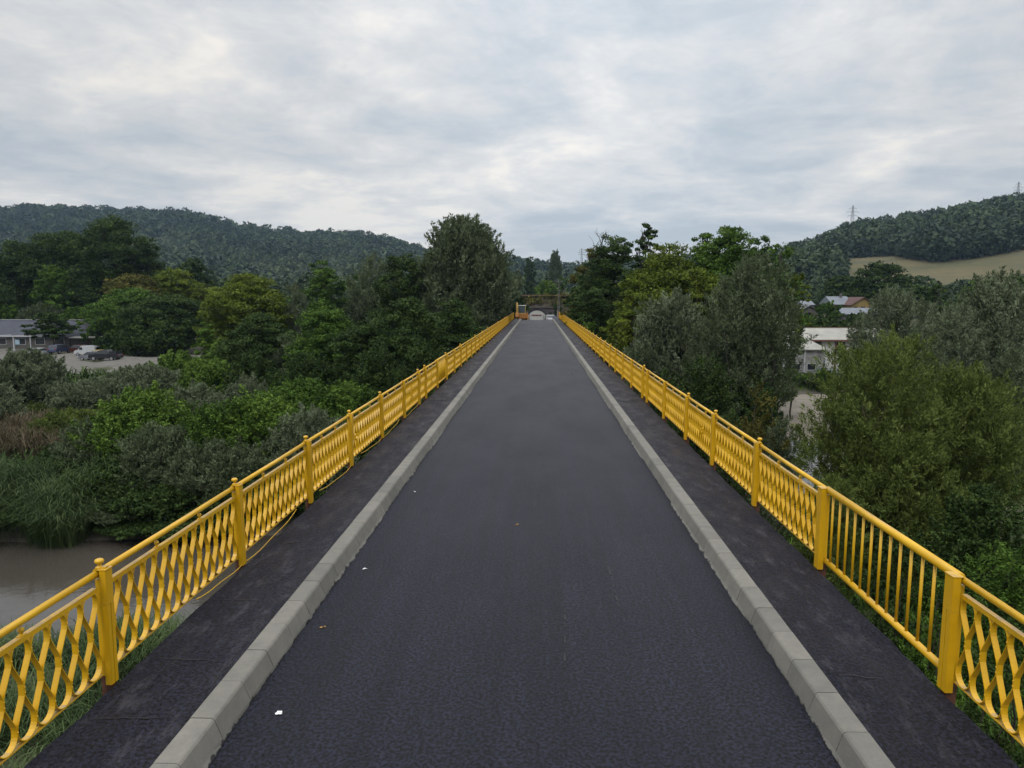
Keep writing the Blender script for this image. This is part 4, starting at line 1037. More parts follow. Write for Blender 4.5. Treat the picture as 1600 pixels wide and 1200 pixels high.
wood("hill_scrub", P[lo_], 4.8, 'woodl', "lighter scrub and orchard trees on the lower slope of the left hill", 2, 36, .62)

V = hill("hill_far", 640, 1420, [(640, 392), (760, 398), (810, 402), (850, 404), (895, 409), (940, 408), (1000, 402), (1100, 396), (1200, 388), (1300, 380), (1420, 380)], 620, 1250, -1, 1.1, 21, M_hillgrass)
n = 7000; u = rs_.uniform(0, 1, n); s_ = rs_.uniform(0, 1.02, n); P = hill_point(V, u, s_)
wood("hill_forest", P, 6.2, 'wood', "forest on the low far hill seen between the trees behind the poplars", 3, 40, .62)

RP = [(1150, 400), (1210, 388), (1240, 383), (1275, 378), (1290, 368), (1330, 352), (1400, 343), (1450, 335), (1500, 328), (1545, 317), (1600, 306), (1700, 292), (1900, 280)]
V = hill("hill_right", 1140, 1900, RP, 330, 900, 0, 1.0, 17, M_field)
n = 9000; u = rs_.uniform(0, 1, n); s_ = rs_.uniform(0, 1.02, n); P = hill_point(V, u, s_); px_, py_ = project(P)
low = np.interp(px_, [1140, 1270, 1295, 1310, 1360, 1400, 1430, 1470, 1520, 1560, 1600, 1700, 1900], [470, 455, 430, 404, 402, 400, 407, 411, 405, 398, 391, 372, 340])
wood("hill_forest", P[(py_ < low) & (px_ > 1232)], 6.3, 'wood', "dark forest covering the top of the right hill above the golden field", 4, 120, .34)
k2 = (py_ < 400) & (px_ < 1300) & (rs_.rand(n) < .3); wood("hill_scrub", P[k2], 3.6, 'woodl', "scattered scrub on the left shoulder of the right hill", 5, 40, .6)
n = 420; u = rs_.uniform(0, 1, n); s_ = rs_.uniform(0, .035, n); P = hill_point(V, u, s_)
wood("tree_row", P, 3.2, 'wood', "dark row of trees along the foot of the golden field", 6, 220, .30)
# clump of trees in front of the right hill's left shoulder
n = 260; P = np.stack([rs_.uniform(.355, .413, n), rs_.uniform(470, 560, n), np.zeros(n)], 1); P[:, 0] *= P[:, 1]
P[:, 2] = np.interp(P[:, 1], [470, 560], [6, 26]) - np.abs(P[:, 0] - 197) * .15
wood("tree_clump", P, 6.0, 'wood', "dark clump of trees at the left end of the golden field", 7, 260, .26)
n = 1500; P = np.stack([rs_.uniform(-420, 420, n), rs_.uniform(240, 420, n), np.zeros(n)], 1); P = P[np.abs(P[:, 0] + 20) > 24]; P = P[~((P[:, 0] > 75) & (P[:, 0] < 130) & (P[:, 1] < 260))]
P[:, 2] = ground_z(P[:, 0], P[:, 1])
wood("valley_wood", P, 3.3, 'wood', "dark belt of trees across the valley floor at the foot of the hills", 8, 200, .30)

# ------------------------------------------------------------------ railway embankment and underpass
em = tag(empty("railway_embankment", (0, 190, -6)), "brown grassy railway embankment crossing beyond the end of the bridge", "embankment")
def emb_mat():
    m, t, b = new_mat("dry_earth")
    c = ramp(t, tnoise(t, .5, 7, .7), [(.3, (.014, .017, .008)), (.5, (.030, .024, .017)), (.7, (.052, .037, .028))])
    t.links.new(c, b.inputs['Base Color']); b.inputs['Roughness'].default_value = .95; bump(t, b, tnoise(t, 1.5, 6, .7), .8, .2); return m
M_emb = emb_mat(); M_stone = simple("dark_stone", (.060, .052, .056), .9, 0, .35, 3.0)
CX_, AR, AZ = -.15, 2.55, -2.35            # arch centre, radius, springing height
def emb_part(x0, x1, zb):
    mb = MB(); prof = [(183.9, zb), (184.2, max(zb, .95)), (188.2, 3.6), (188.7, 3.9), (193.5, 3.9), (197.9, .9), (198.2, zb)]
    nx = max(2, int((x1 - x0) / 2)); rs = random.Random(int(x1))
    for i in range(nx):
        a, c_ = x0 + (x1 - x0) * i / nx, x0 + (x1 - x0) * (i + 1) / nx
        mb.add([(a, y_ - 190, z_ + 6) for y_, z_ in prof] + [(c_, y_ - 190, z_ + 6) for y_, z_ in prof], [(k, k + 1, k + 1 + 7, k + 7) for k in range(6)])
    return mb
W2 = 6.5
emb_part(CX_ - W2, CX_ + W2, .9).build("earth_bank", M_emb, em)
def flank(x0, x1):
    mb = MB(); prof = [(178.0, -6.5), (184.2, .95), (188.2, 3.6), (188.7, 3.9), (193.5, 3.9), (197.9, .9), (205, -6.5)]
    mb.add([(x0, y_ - 190, z_ + 6) for y_, z_ in prof] + [(x1, y_ - 190, z_ + 6) for y_, z_ in prof], [(k, k + 1, k + 8, k + 7) for k in range(6)] + [tuple(range(7)), tuple(range(13, 6, -1))])
    return mb
flank(-42, CX_ - W2).build("earth_bank", M_emb, em); flank(CX_ + W2, 30).build("earth_bank", M_emb, em)
def portal(x0, x1, y0, y1, ztop):
    mb = MB(); n = 18; arc = [(CX_ + AR * math.cos(math.pi * k / n), AZ + AR * math.sin(math.pi * k / n)) for k in range(n + 1)]
    # outer line matching the arc points, so the wall face is a strip of quads
    outl = [(x1, -6.0)] + [(min(x1, max(x0, CX_ + (x1 - CX_) * 1.35 * math.cos(math.pi * k / n))), ztop if 2 < k < n - 2 else None) for k in range(n + 1)] + [(x0, -6.0)]
    o2 = []
    for k in range(n + 1):
        a = math.pi * k / n; ux, uz = math.cos(a), math.sin(a)
        tx = ((x1 - CX_) / ux if ux > 0 else (x0 - CX_) / ux) if abs(ux) > 1e-6 else 1e9; tz = (ztop - AZ) / uz if uz > 1e-6 else 1e9
        t_ = min(tx, tz); o2.append((CX_ + ux * t_, AZ + uz * t_))
    inn = [(CX_ + AR, -6.0)] + arc + [(CX_ - AR, -6.0)]; out2 = [(x1, -6.0)] + o2 + [(x0, -6.0)]; m = len(inn)
    def L_(pts, y): return [(x - 0, y - 190, z + 6) for x, z in pts]
    vs = L_(inn, y0) + L_(out2, y0) + L_(inn, y1) + L_(out2, y1)
    fs = []
    for k in range(m - 1):
        fs += [(k, k + 1, m + k + 1, m + k), (2 * m + k, 3 * m + k, 3 * m + k + 1, 2 * m + k + 1), (k, 2 * m + k, 2 * m + k + 1, k + 1), (m + k, m + k + 1, 3 * m + k + 1, 3 * m + k)]
    return mb.add(vs, fs)
portal(CX_ - W2, CX_ + W2, 184.0, 198.0, .92).build("arch_vault", M_stone, em)
mb = MB(); n = 20
for k in range(n):
    a, b2 = math.pi * k / n + .008, math.pi * (k + 1) / n - .008
    pr_ = [(CX_ + r_ * math.cos(t_), AZ + r_ * math.sin(t_) + 6) for r_, t_ in ((AR + .02, a), (AR + .42, a), (AR + .42, b2), (AR + .02, b2))]
    mb.prism(pr_, 'y', -6.14, -6.003)
mb.build("arch_ring", simple("dark_voussoirs", (.028, .026, .032), .85, 0, .3, 4), em)
mb = MB(); mb.box(CX_ - W2, CX_ + W2, -6.25, -5.8, 6.925, 7.16); mb.build("parapet", simple("pale_coping", (.10, .08, .075), .9, 0, .25, 2), em)
mb = MB(); mb.box(-41, 29, -2.6, 3.0, 9.903, 10.08); mb.build("ballast", simple("track_ballast", (.14, .11, .075), .95, 0, .3, 5), em)
for ry in (-.8, .7):
    mb = MB(); mb.box(-41, 29, ry - .04, ry + .04, 10.083, 10.24); mb.build("rail", M_rust, em)

n = 1300; P = np.stack([rs_.uniform(-40, 28, n), rs_.uniform(180.5, 188.6, n), np.zeros(n)], 1); P = P[(P[:, 1] > 184.6) | (np.abs(P[:, 0] - CX_) > 7)]
P[:, 2] = np.interp(P[:, 1], [178, 184.2, 188.2], [-6.5, .95, 3.6]) - .1
wood("embankment_scrub", P, .42, 'brown', "low brownish scrub and weeds covering the slope of the railway embankment", 9, 26, .7)
# building seen through the arch
M_wwall = simple("white_render", (.44, .44, .42), .8, 0, .06, .6); M_redd = simple("dark_red_paint", (.12, .02, .02), .6); M_glass = simple("dark_glass", (.02, .024, .03), .12, 0, .2, 1.0, .6)
M_greyroof = simple("grey_sheet_roof", (.11, .12, .14), .5, .0, .2, .5)
hb = tag(empty("white_building", (-.2, 216, -4.6)), "white building with a dark red lettered band seen through the underpass arch", "building")
mb = MB(); mb.box(-9, 9, 0, 9, 0, 5.2); mb.build("wall", M_wwall, hb)
mb = MB(); mb.prism([(-.5, 5.203), (9.5, 5.203), (4.5, 7.0)], 'x', -9.4, 9.4); mb.build("roof", M_greyroof, hb)
mb = MB(); xq = -1.6
for wd, g_ in ((.34, .1), (.5, .12), (.28, .06), (.3, .06), (.42, .2), (.3, .08), (.46, .1)): mb.box(xq, xq + wd, -.03, -.003, 2.55, 3.0); xq += wd + g_ * .6
mb.build("sign_letters", M_redd, hb)
mb = MB(); mb.box(-2.35, -2.2, -.4, -.2, 0, 3.4); mb.box(1.9, 2.05, -.4, -.2, 0, 3.0); mb.build("porch_post", simple("grey_post", (.2, .2, .2)), hb)

# ------------------------------------------------------------------ poles and pylons
M_steel = simple("galvanised_steel", (.20, .20, .21), .6, .3, .15, 2); M_pole = simple("concrete_pole", (.16, .155, .145), .85, 0, .15, 2)
def lattice_tower(mb, H, wb, wt, nseg, r=.05, arms=()):
    L4 = lambda z_: (wb + (wt - wb) * z_ / H) / 2
    for sx in (-1, 1):
        for sy in (-1, 1): mb.tube([(sx * L4(0), sy * L4(0), 0), (sx * L4(H), sy * L4(H), H)], r, 4)
    for k in range(nseg):
        z0, z1 = H * k / nseg, H * (k + 1) / nseg; a, c_ = L4(z0), L4(z1)
        for s_ in (-1, 1):
            mb.tube([(-a, s_ * a, z0), (c_, s_ * c_, z1)], r * .6, 4); mb.tube([(a, s_ * a, z0), (-c_, s_ * c_, z1)], r * .6, 4)
            mb.tube([(s_ * a, -a, z0), (s_ * c_, c_, z1)], r * .6, 4)
            mb.tube([(-c_, s_ * c_, z1), (c_, s_ * c_, z1)], r * .6, 4)
    for z_, hw in arms:
        for s_ in (-1, 1):
            mb.tube([(s_ * L4(z_), 0, z_), (s_ * hw, 0, z_ + .1)], r * 1.2, 4); mb.tube([(s_ * L4(z_), 0, z_ + 1.3 * r / .16 * 1.0), (s_ * hw, 0, z_ + .1)], r * .8, 4)
def pylon(px, top, bot, Y, label, H=None):
    a, b2 = at(px, top, Y), at(px, bot, Y); H = a.z - b2.z + 8
    root = tag(empty("power_pylon", (a.x, Y, a.z - H)), label, "pylon"); mb = MB()
    lattice_tower(mb, H, H * .16, H * .02, 9, .14, ((H * .66, H * .15), (H * .78, H * .2), (H * .9, H * .12)))
    mb.build("tower", M_steel, root)
    mb = MB()
    for z_, hw in ((H * .66, H * .15), (H * .78, H * .2), (H * .9, H * .12)):
        for s_ in (-1, 1): mb.tube([(s_ * hw, 0, z_ + .1), (s_ * hw, 0, z_ - H * .045)], .12, 5)
    mb.build("insulators", M_steel, root)
pylon(1333, 321, 358, 880, "steel lattice power pylon standing on the left part of the right hill")
pylon(1592, 284, 312, 905, "steel lattice power pylon on the highest part of the right hill at the photo's edge")
pylon(909, 388, 404, 700, "tiny distant power pylon showing just above the trees right of the road's end")
c = at(873, 436, 134); root = tag(empty("railway_pole", (c.x, 134, gz(c.x, 134))), "slim lattice pole with a thin mast standing at the far right end of the bridge", "pole")
Hh = c.z - gz(c.x, 134); mb = MB(); lattice_tower(mb, Hh * .92, .5, .2, 16, .024); mb.build("lattice_mast", M_pole, root)
mb = MB(); mb.tube([(0, 0, Hh * .9), (0, 0, Hh)], .05, 6); mb.tube([(-.8, 0, Hh * .95), (.8, 0, Hh * .95)], .035, 6); mb.build("crossarm", M_steel, root)
c = at(871.5, 486, 126); mb = MB(); mb.box(-.14, .14, -.14, .14, 0, c.z + .6); mb.box(-.17, .17, -.17, .17, c.z + .6005, c.z + .66); o = mb.build("marker_post", simple("pale_pink_post", (.25, .19, .17), .8), None, bevel=.01); o.location = (c.x, 126, -.6); tag(o, "pale pinkish marker post at the far end of the right railing", "post")
mb = MB(); mb.prism([(-.5, 0), (.5, 0), (.42, .55), (-.1, .9), (-.45, .7)], 'y', -.4, .4); o = mb.build("concrete_block", simple("blue_grey_block", (.16, .18, .21), .8), None, bevel=.04); c = at(867.5, 497, 123); o.location = (c.x, 123, road_z(123) - .1); tag(o, "small blue grey block on the pavement at the far right end of the bridge", "block")

# ------------------------------------------------------------------ vehicles
M_tyre = simple("tyre_rubber", (.015, .015, .016), .85); M_rim = simple("alloy_rim", (.35, .35, .36), .35, .6)
def car_paint(name, c): return simple(name, c, .25, .0, .04, .5, .6)
def vehicle(name, kind, loc, rz, paint, label, cat):
    root = tag(empty(name, loc, rz), label, cat); Wd = .88
    if kind == 'sedan': L = 4.5; body = [(-2.2,.3),(2.2,.3),(2.25,.62),(2.1,.82),(1.0,.95),(-1.5,1.0),(-2.2,.98),(-2.25,.55)]; gh = [(1.0,.95),(.3,1.4),(-.9,1.43),(-1.6,1.0)]
    elif kind == 'hatch': L = 4.1; body = [(-2.0,.3),(2.0,.3),(2.05,.62),(1.9,.85),(1.05,.98),(-1.85,1.02),(-2.03,.85),(-2.05,.5)]; gh = [(1.05,.98),(.35,1.46),(-1.4,1.48),(-1.85,1.02)]
    elif kind == 'suv': L = 4.6; body = [(-2.2,.38),(2.2,.38),(2.25,.75),(2.1,1.0),(1.1,1.1),(-2.05,1.14),(-2.22,.95),(-2.25,.55)]; gh = [(1.1,1.1),(.5,1.62),(-1.75,1.66),(-2.05,1.14)]
    elif kind == 'van': L = 4.5; body = [(-2.15,.32),(2.15,.32),(2.2,.7),(2.0,1.0),(1.35,1.12),(.8,1.75),(.4,1.85),(-2.0,1.87),(-2.15,1.7),(-2.2,.6)]; gh = None
    elif kind == 'pickup': L = 5.1; body = [(-2.5,.4),(2.45,.4),(2.5,.8),(2.35,1.05),(1.3,1.14),(-2.45,1.14),(-2.55,.8)]; gh = [(1.2,1.14),(.6,1.7),(-.7,1.74),(-1.0,1.14)]
    mb = MB(); mb.prism(body, 'y', -Wd, Wd); mb.build("body", paint, root, bevel=.06)
    if gh:
        mb = MB(); n = len(gh); a = [(u, -Wd * .96, v) for u, v in gh]; b2 = [(u, Wd * .96, v) for u, v in gh]
        for q in (a, b2):
            for i in (1, 2): q[i] = (q[i][0], q[i][1] * .80, q[i][2])
        mb.add(a + b2, [tuple(range(n)), tuple(range(2 * n - 1, n - 1, -1))] + [(i, i + n, (i + 1) % n + n, (i + 1) % n) for i in range(n)])
        mb.build("windows", M_glass, root, bevel=.02)
        mb = MB(); (x1, z1), (x2, z2) = gh[1], gh[2]; mb.add([(x1, -.72, z1 - .02), (x2, -.72, z2 - .02), (x2, .72, z2 - .02), (x1, .72, z1 - .02), (x1 - .1, -.66, z1 + .045), (x2 + .06, -.66, z2 + .045), (x2 + .06, .66, z2 + .045), (x1 - .1, .66, z1 + .045)], [(0,3,2,1),(4,5,6,7),(0,1,5,4),(1,2,6,5),(2,3,7,6),(3,0,4,7)])
        for (p, q) in ((gh[0], gh[1]), (gh[-1], gh[-2])):
            for s_ in (-1, 1): mb.tube([(p[0], s_ * Wd * .95, p[1]), (q[0], s_ * Wd * .79, q[1])], .035, 5)
        mb.build("roof", paint, root)
    else:
        mb = MB(); mb.box(.35, 1.0, -Wd - .006, -Wd + .02, 1.12, 1.6); mb.box(.35, 1.0, Wd - .02, Wd + .006, 1.12, 1.6); mb.add([(1.38, -.75, 1.14), (1.38, .75, 1.14), (.83, .68, 1.76), (.83, -.68, 1.76)], [(0, 1, 2, 3)]); mb.box(-2.22, -2.19, -.6, .6, 1.15, 1.6); mb.build("windows", M_glass, root)
    wr = .33 if kind not in ('suv', 'pickup') else .38
    for fx in (L * .30, -L * .30):
        for s_ in (-1, 1):
            mb = MB(); mb.tube([(fx, s_ * (Wd - .18), wr), (fx, s_ * (Wd + .012), wr)], wr, 18); wo = mb.build("wheel", M_tyre, root, bevel=.02)
            mb = MB(); mb.tube([(fx, s_ * (Wd + .0), wr), (fx, s_ * (Wd + .022), wr)], wr * .62, 14); mb.build("rim", M_rim, wo)
    zl = .72 if kind not in ('suv', 'pickup') else .85; xe = max(q[0] for q in body); xr = min(q[0] for q in body)
    for s_ in (-1, 1):
        mb = MB(); mb.box(xe - .12, xe + .012, s_ * .66 - .16, s_ * .66 + .16, zl - .08, zl + .06); mb.build("headlight", simple("lamp_glass", (.6, .6, .6), .2) if 'lamp_glass' not in bpy.data.materials else bpy.data.materials['lamp_glass'], root)
        mb = MB(); mb.box(xr - .012, xr + .12, s_ * .68 - .13, s_ * .68 + .13, zl, zl + .18); mb.build("tail_light", simple("tail_red", (.25, .01, .01), .3) if 'tail_red' not in bpy.data.materials else bpy.data.materials['tail_red'], root)
    if kind == 'pickup': mb = MB(); mb.prism([(-2.45, 1.145), (-1.05, 1.145), (-1.15, 1.6), (-2.4, 1.55)], 'y', -Wd * .9, Wd * .9); mb.build("bed_cover", M_glass, root, bevel=.03)
    return root
def gat(px, Y):
    c_ = at(px, 600, Y); return (c_.x, Y, gz(c_.x, Y) + .14)
G_ = R(90)
P_white = car_paint("white_car_paint", (.42, .44, .46)); P_blue = car_paint("dark_blue_car_paint", (.03, .045, .09)); P_black = car_paint("black_car_paint", (.012, .013, .018))
P_grey = car_paint("grey_car_paint", (.16, .17, .19)); P_red = car_paint("dull_red_car_paint", (.07, .025, .022)); P_ylw = car_paint("mustard_car_paint", (.45, .33, .10))
vehicle("parked_car", 'sedan', gat(67, 126), R(80), P_white, "white saloon car parked nose to the building, left of the other parked cars", "car")
vehicle("parked_car", 'suv', gat(97, 128), R(92), P_blue, "dark blue car parked nose to the building, right of the white saloon", "car")
vehicle("parked_van", 'van', gat(141, 125), R(172), P_white, "white panel van parked at the left end of the row under the trees", "van")
vehicle("parked_car", 'hatch', gat(125, 130), R(172), P_red, "dull red car almost hidden behind the white van", "car")
vehicle("parked_car", 'sedan', gat(155, 121.5), R(174), P_ylw, "mustard roofed car standing between the white van and the grey hatchback", "car")
vehicle("parked_car", 'hatch', gat(147, 117.5), R(176), P_grey, "grey hatchback parked side on in front of the white van", "car")
vehicle("parked_pickup", 'pickup', gat(168, 114), R(178), P_black, "black pickup with a covered bed parked nearest the camera in the car park", "pickup")
c = at(859, 498, 139.5); vehicle("white_car", 'hatch', (c.x, 139.5, road_z(139.5) + .02), R(95), P_white, "white car waiting on the road just beyond the right kerb's far end", "car")

# backhoe loader at the end of the bridge
M_mach = simple("machine_yellow", (.42, .26, .06), .5, 0, .12, 3); M_orange = simple("machine_orange", (.36, .16, .04), .55, 0, .15, 3); M_blackp = simple("black_plastic", (.02, .02, .02), .6); M_cabr = simple("white_cab_roof", (.55, .55, .5), .5)
Yb = 125.5; c = at(815.5, 500, Yb); zb = road_z(Yb) - .25
bk = tag(empty("backhoe_loader", (c.x, Yb, zb)), "yellow backhoe loader, digging arm folded upright, at the far left end of the bridge", "backhoe")
mb = MB(); mb.prism([(-1.0, .55), (1.0, .55), (1.0, 1.15), (.8, 1.4), (-.8, 1.4), (-1.0, 1.15)], 'y', -.6, 2.6); mb.build("chassis", M_orange, bk, bevel=.05)
mb = MB(); mb.prism([(-.42, 1.0), (.42, 1.0), (.36, 1.75), (-.36, 1.75)], 'y', 1.4, 3.2); mb.build("bonnet", M_mach, bk, bevel=.06)
cab = MB(); 
for sx in (-.62, .62):
    for sy in (-.55, 1.05): cab.box(sx - .045, sx + .045, sy - .045, sy + .045, 1.4, 2.72)
cab.box(-.66, .66, -.6, 1.1, 1.35, 1.5); cabo = cab.build("cab", M_mach, bk)
MB().box(-.575, .575, -.585, -.565, 1.503, 2.7).build("windscreen", simple("tinted_glass", (.06, .085, .10), .1, 0, .2, .8, .7), cabo)
for sx in (-.625, .605): MB().box(sx, sx + .02, -.5, 1.0, 1.503, 2.7).build("side_window", M_glass, cabo)
MB().box(-.72, .72, -.68, 1.2, 2.72, 2.84).build("cab_roof", M_cabr, cabo, bevel=.03)
for (wx_, wy_, wr_) in ((-.85, .2, .72), (.85, .2, .72), (-.8, 2.5, .48), (.8, 2.5, .48)):
    mb = MB(); mb.tube([(wx_ - .2, wy_, wr_), (wx_ + .2, wy_, wr_)], wr_, 22); q = mb.build("wheel", M_tyre, bk, bevel=.04)
    mb = MB(); s_ = 1 if wx_ > 0 else -1; mb.tube([(wx_ + s_ * .19, wy_, wr_), (wx_ + s_ * .215, wy_, wr_)], wr_ * .55, 16); mb.build("rim", M_mach, q)
mb = MB(); mb.prism([(-.75, .7), (-1.05, 1.2), (-1.35, 2.6), (-1.15, 3.3), (-.95, 3.3), (-.80, 2.5)], 'x', -.95, -.68); o1 = mb.build("boom", M_mach, bk, bevel=.02)
mb = MB(); mb.prism([(-1.22, 3.2), (-1.0, 3.35), (-1.35, 1.7), (-1.6, 1.35)], 'x', -.90, -.74); mb.build("dipper_arm", M_mach, bk, bevel=.02)
mb = MB(); mb.prism([(-1.75, 1.5), (-1.35, 1.55), (-1.2, 1.05), (-1.5, .75), (-1.85, .9)], 'x', -1.1, -.5); mb.build("bucket", M_orange, bk, bevel=.02)
for s_ in (-1, 1): mb = MB(); mb.box(s_ * .98 - .09, s_ * .98 + .09, -.95, -.75, .25, 1.6); mb.box(s_ * .98 - .2, s_ * .98 + .2, -1.05, -.65, .2, .2499); mb.build("stabiliser", M_orange, bk, bevel=.01)
mb = MB(); mb.prism([(3.5, .25), (4.3, .2), (4.0, .5), (3.9, 1.1), (3.55, 1.0)], 'x', -1.15, 1.15); mb.build("loader_bucket", M_orange, bk, bevel=.03)
for s_ in (-1, 1): mb = MB(); mb.tube([(s_ * .6, 1.3, 1.5), (s_ * .6, 3.0, 1.35), (s_ * .6, 3.6, .7)], .09, 8); mb.build("loader_arm", M_mach, bk)
mb = MB(); mb.tube([(.38, 2.2, 1.7), (.38, 2.2, 2.4)], .05, 8); mb.build("exhaust_pipe", M_blackp, bk)

# ------------------------------------------------------------------ buildings
def roof_mat(name, c, freq, axis='x', rough=.45):
    m, t, b = new_mat(name)
    f = tnoise(t, .6, 6, .6); k = ramp(t, f, [(.3, tuple(v * .75 for v in c)), (.7, tuple(min(1, v * 1.15) for v in c))])
    g = t.nodes.new('ShaderNodeTexCoord'); wv = t.nodes.new('ShaderNodeTexWave'); wv.bands_direction = 'X' if axis == 'x' else ('Y' if axis == 'y' else 'Z'); wv.inputs['Scale'].default_value = freq
    t.links.new(g.outputs['Object'], wv.inputs['Vector']); t.links.new(k, b.inputs['Base Color']); b.inputs['Roughness'].default_value = rough
    bump(t, b, wv.outputs['Fac'], .5, .06); return m
M_darkroof = roof_mat("dark_blue_sheet_roof", (.045, .050, .070), 3.0, 'z', .7); M_paleroof = roof_mat("pale_cream_sheet_roof", (.30, .295, .26), 1.6); M_frame = simple("pale_steel_frame", (.42, .43, .45), .5)
M_redroof = roof_mat("red_tile_roof", (.095, .045, .04), 5, 'x', .8); M_ywall = simple("ochre_wall", (.23, .17, .06), .85); M_brown = simple("brown_trim", (.15, .07, .05), .7); M_gwall = simple("grey_plaster", (.10, .095, .09), .9)
M_greyold = roof_mat("old_grey_roof", (.16, .155, .16), 3, 'x', .85); M_bluegrey = roof_mat("blue_grey_sheet_roof", (.15, .17, .20), 3, 'x', .5)
def window(mb_f, mb_g): pass
def put_window(parent, x0, x1, y, z0, z1, frame=None, d=-1):
    mb = MB(); f_ = .07
    for q in ((x0, x1, z0, z0 + f_), (x0, x1, z1 - f_, z1), (x0, x0 + f_, z0 + f_, z1 - f_), (x1 - f_, x1, z0 + f_, z1 - f_)): mb.box(q[0], q[1], y - .06, y - .003, q[2], q[3])
    o_ = mb.build("window", frame or M_frame, parent); MB().box(x0 + f_, x1 - f_, y - .03, y - .004, z0 + f_, z1 - f_).build("pane", M_glass, o_)
# long dark roofed building on the left
Yd = 142.0; a, b2 = at(-90, 500, Yd), at(146, 500, Yd); cxm = (a.x + b2.x) / 2; hw = (b2.x - a.x) / 2; g0 = gz(cxm, Yd)
zr = at(50, 500, Yd).z - g0; ze = at(50, 526, Yd - 4).z - g0
bd = tag(empty("long_building", (cxm, Yd, g0)), "long low building with a dark ribbed sheet roof beside the car park at left", "building")
MB().box(-hw, hw, -3.6, 4.0, -.3, ze).build("wall", M_gwall, bd)
mb = MB(); mb.add([(-hw - .4, -4.1, ze - .05), (hw + .4, -4.1, ze - .05), (hw + .4, 0, zr), (-hw - .4, 0, zr), (-hw - .4, 4.4, ze - .05), (hw + .4, 4.4, ze - .05), (-hw - .4, -4.1, ze - .17), (hw + .4, -4.1, ze - .17), (hw + .4, 4.4, ze - .17), (-hw - .4, 4.4, ze - .17)],
    [(0, 1, 2, 3), (3, 2, 5, 4), (0, 6, 7, 1), (4, 5, 8, 9), (1, 7, 8, 5, 2), (0, 3, 4, 9, 6), (6, 9, 8, 7)]); mb.build("roof", M_darkroof, bd)
MB().box(-hw - .4, hw + .4, -.12, .12, zr + .002, zr + .1).build("roof_ridge", M_frame, bd)
for k in range(7):
    x_ = -hw + 2 + k * (2 * hw - 4) / 7; put_window(bd, x_, x_ + 2.0, -3.6, .9, 2.2)
pg = [at(q, 530, Yd - 6).x - cxm for q in (5, 34, 60)]
mb = MB()
for x_ in pg: mb.box(x_ - .12, x_ + .12, -8.2, -3.75, 2.72, 2.9); mb.box(x_ - .1, x_ + .1, -8.3, -8.1, 0, 2.718)
mb.box(pg[0] - .4, pg[2] + 2.5, -8.45, -8.2, 2.72, 2.95); mb.build("canopy_frame", M_frame, bd)
x0_, x1_ = at(113, 530, Yd - 5).x - cxm, at(160, 530, Yd - 5).x - cxm
mb = MB(); mb.add([(x0_ + 1.2, -8.0, 2.55), (x1_, -8.0, 2.55), (x1_, -4.15, ze + .12), (x0_, -4.15, ze + .12), (x0_ + 1.2, -8.0, 2.42), (x1_, -8.0, 2.42), (x1_, -4.15, ze - .01), (x0_, -4.15, ze - .01)], [(0,1,2,3),(4,7,6,5),(0,4,5,1),(1,5,6,2),(2,6,7,3),(3,7,4,0)]); mb.build("lean_to_roof", M_paleroof, bd)
mb = MB(); 
for x_ in (x0_ + 1.4, (x0_ + x1_) / 2, x1_ - .2): mb.box(x_ - .08, x_ + .08, -7.9, -7.74, 0, 2.4)
mb.build("lean_to_post", M_blackp, bd)
mb = MB(); mb.box(at(22, 540, Yd - 4).x - cxm, at(29, 540, Yd - 4).x - cxm, -3.7, -3.603, .9, 1.9); mb.build("notice_board", simple("pale_blue_board", (.35, .48, .58), .6), bd)

# long white roofed building on the right
Yd = 124.0; a, b2 = at(1178, 512, Yd), at(1425, 512, Yd); cxm = (a.x + b2.x) / 2; hw = (b2.x - a.x) / 2; g0 = gz(cxm, Yd)
zr = at(1280, 512, Yd + 3.5).z - g0; ze = at(1280, 530.5, Yd - .3).z - g0
bw = tag(empty("long_building", (cxm, Yd, g0)), "long white building with a pale sheet roof and brown trim behind the river at right", "building")
MB().box(-hw, hw, 0, 7.0, -.5, ze).build("wall", M_wwall, bw)
mb = MB(); mb.add([(-hw - .5, -.6, ze), (hw + .5, -.6, ze), (hw + .5, 3.5, zr), (-hw - .5, 3.5, zr), (-hw - .5, 7.6, ze), (hw + .5, 7.6, ze), (-hw - .5, -.6, ze - .1), (hw + .5, -.6, ze - .1), (hw + .5, 7.6, ze - .1), (-hw - .5, 7.6, ze - .1)],
    [(0, 1, 2, 3), (3, 2, 5, 4), (0, 6, 7, 1), (4, 5, 8, 9), (1, 7, 8, 5, 2), (0, 3, 4, 9, 6), (6, 9, 8, 7)]); mb.build("roof", M_paleroof, bw)
MB().box(-hw - .5, hw + .5, -.66, -.602, ze - .28, ze - .02).build("gutter", M_brown, bw)
MB().box(-hw - .5, hw + .5, 3.4, 3.6, zr + .002, zr + .07).build("roof_ridge", M_brown, bw)
for q in (1266, 1305, 1344, 1383): xq = at(q, 550, Yd).x - cxm; MB().box(xq - .12, xq + .12, -.12, -.003, -.3, ze - .102).build("pilaster", M_brown, bw)
for q0, q1 in ((1268, 1283), (1306, 1320), (1350, 1366)): put_window(bw, at(q0, 550, Yd).x - cxm, at(q1, 550, Yd).x - cxm, 0, ze - 2.0, ze - .25, M_brown)
mb = MB(); q0, q1 = at(1277, 550, Yd).x - cxm, at(1289, 550, Yd).x - cxm; mb.box(q0, q1, -.05, -.003, -.2, 1.95); mb.build("door", M_glass, bw)
M_gwall2 = simple('stained_plaster', (.24, .24, .23), .9, 0, .35, 1.2)
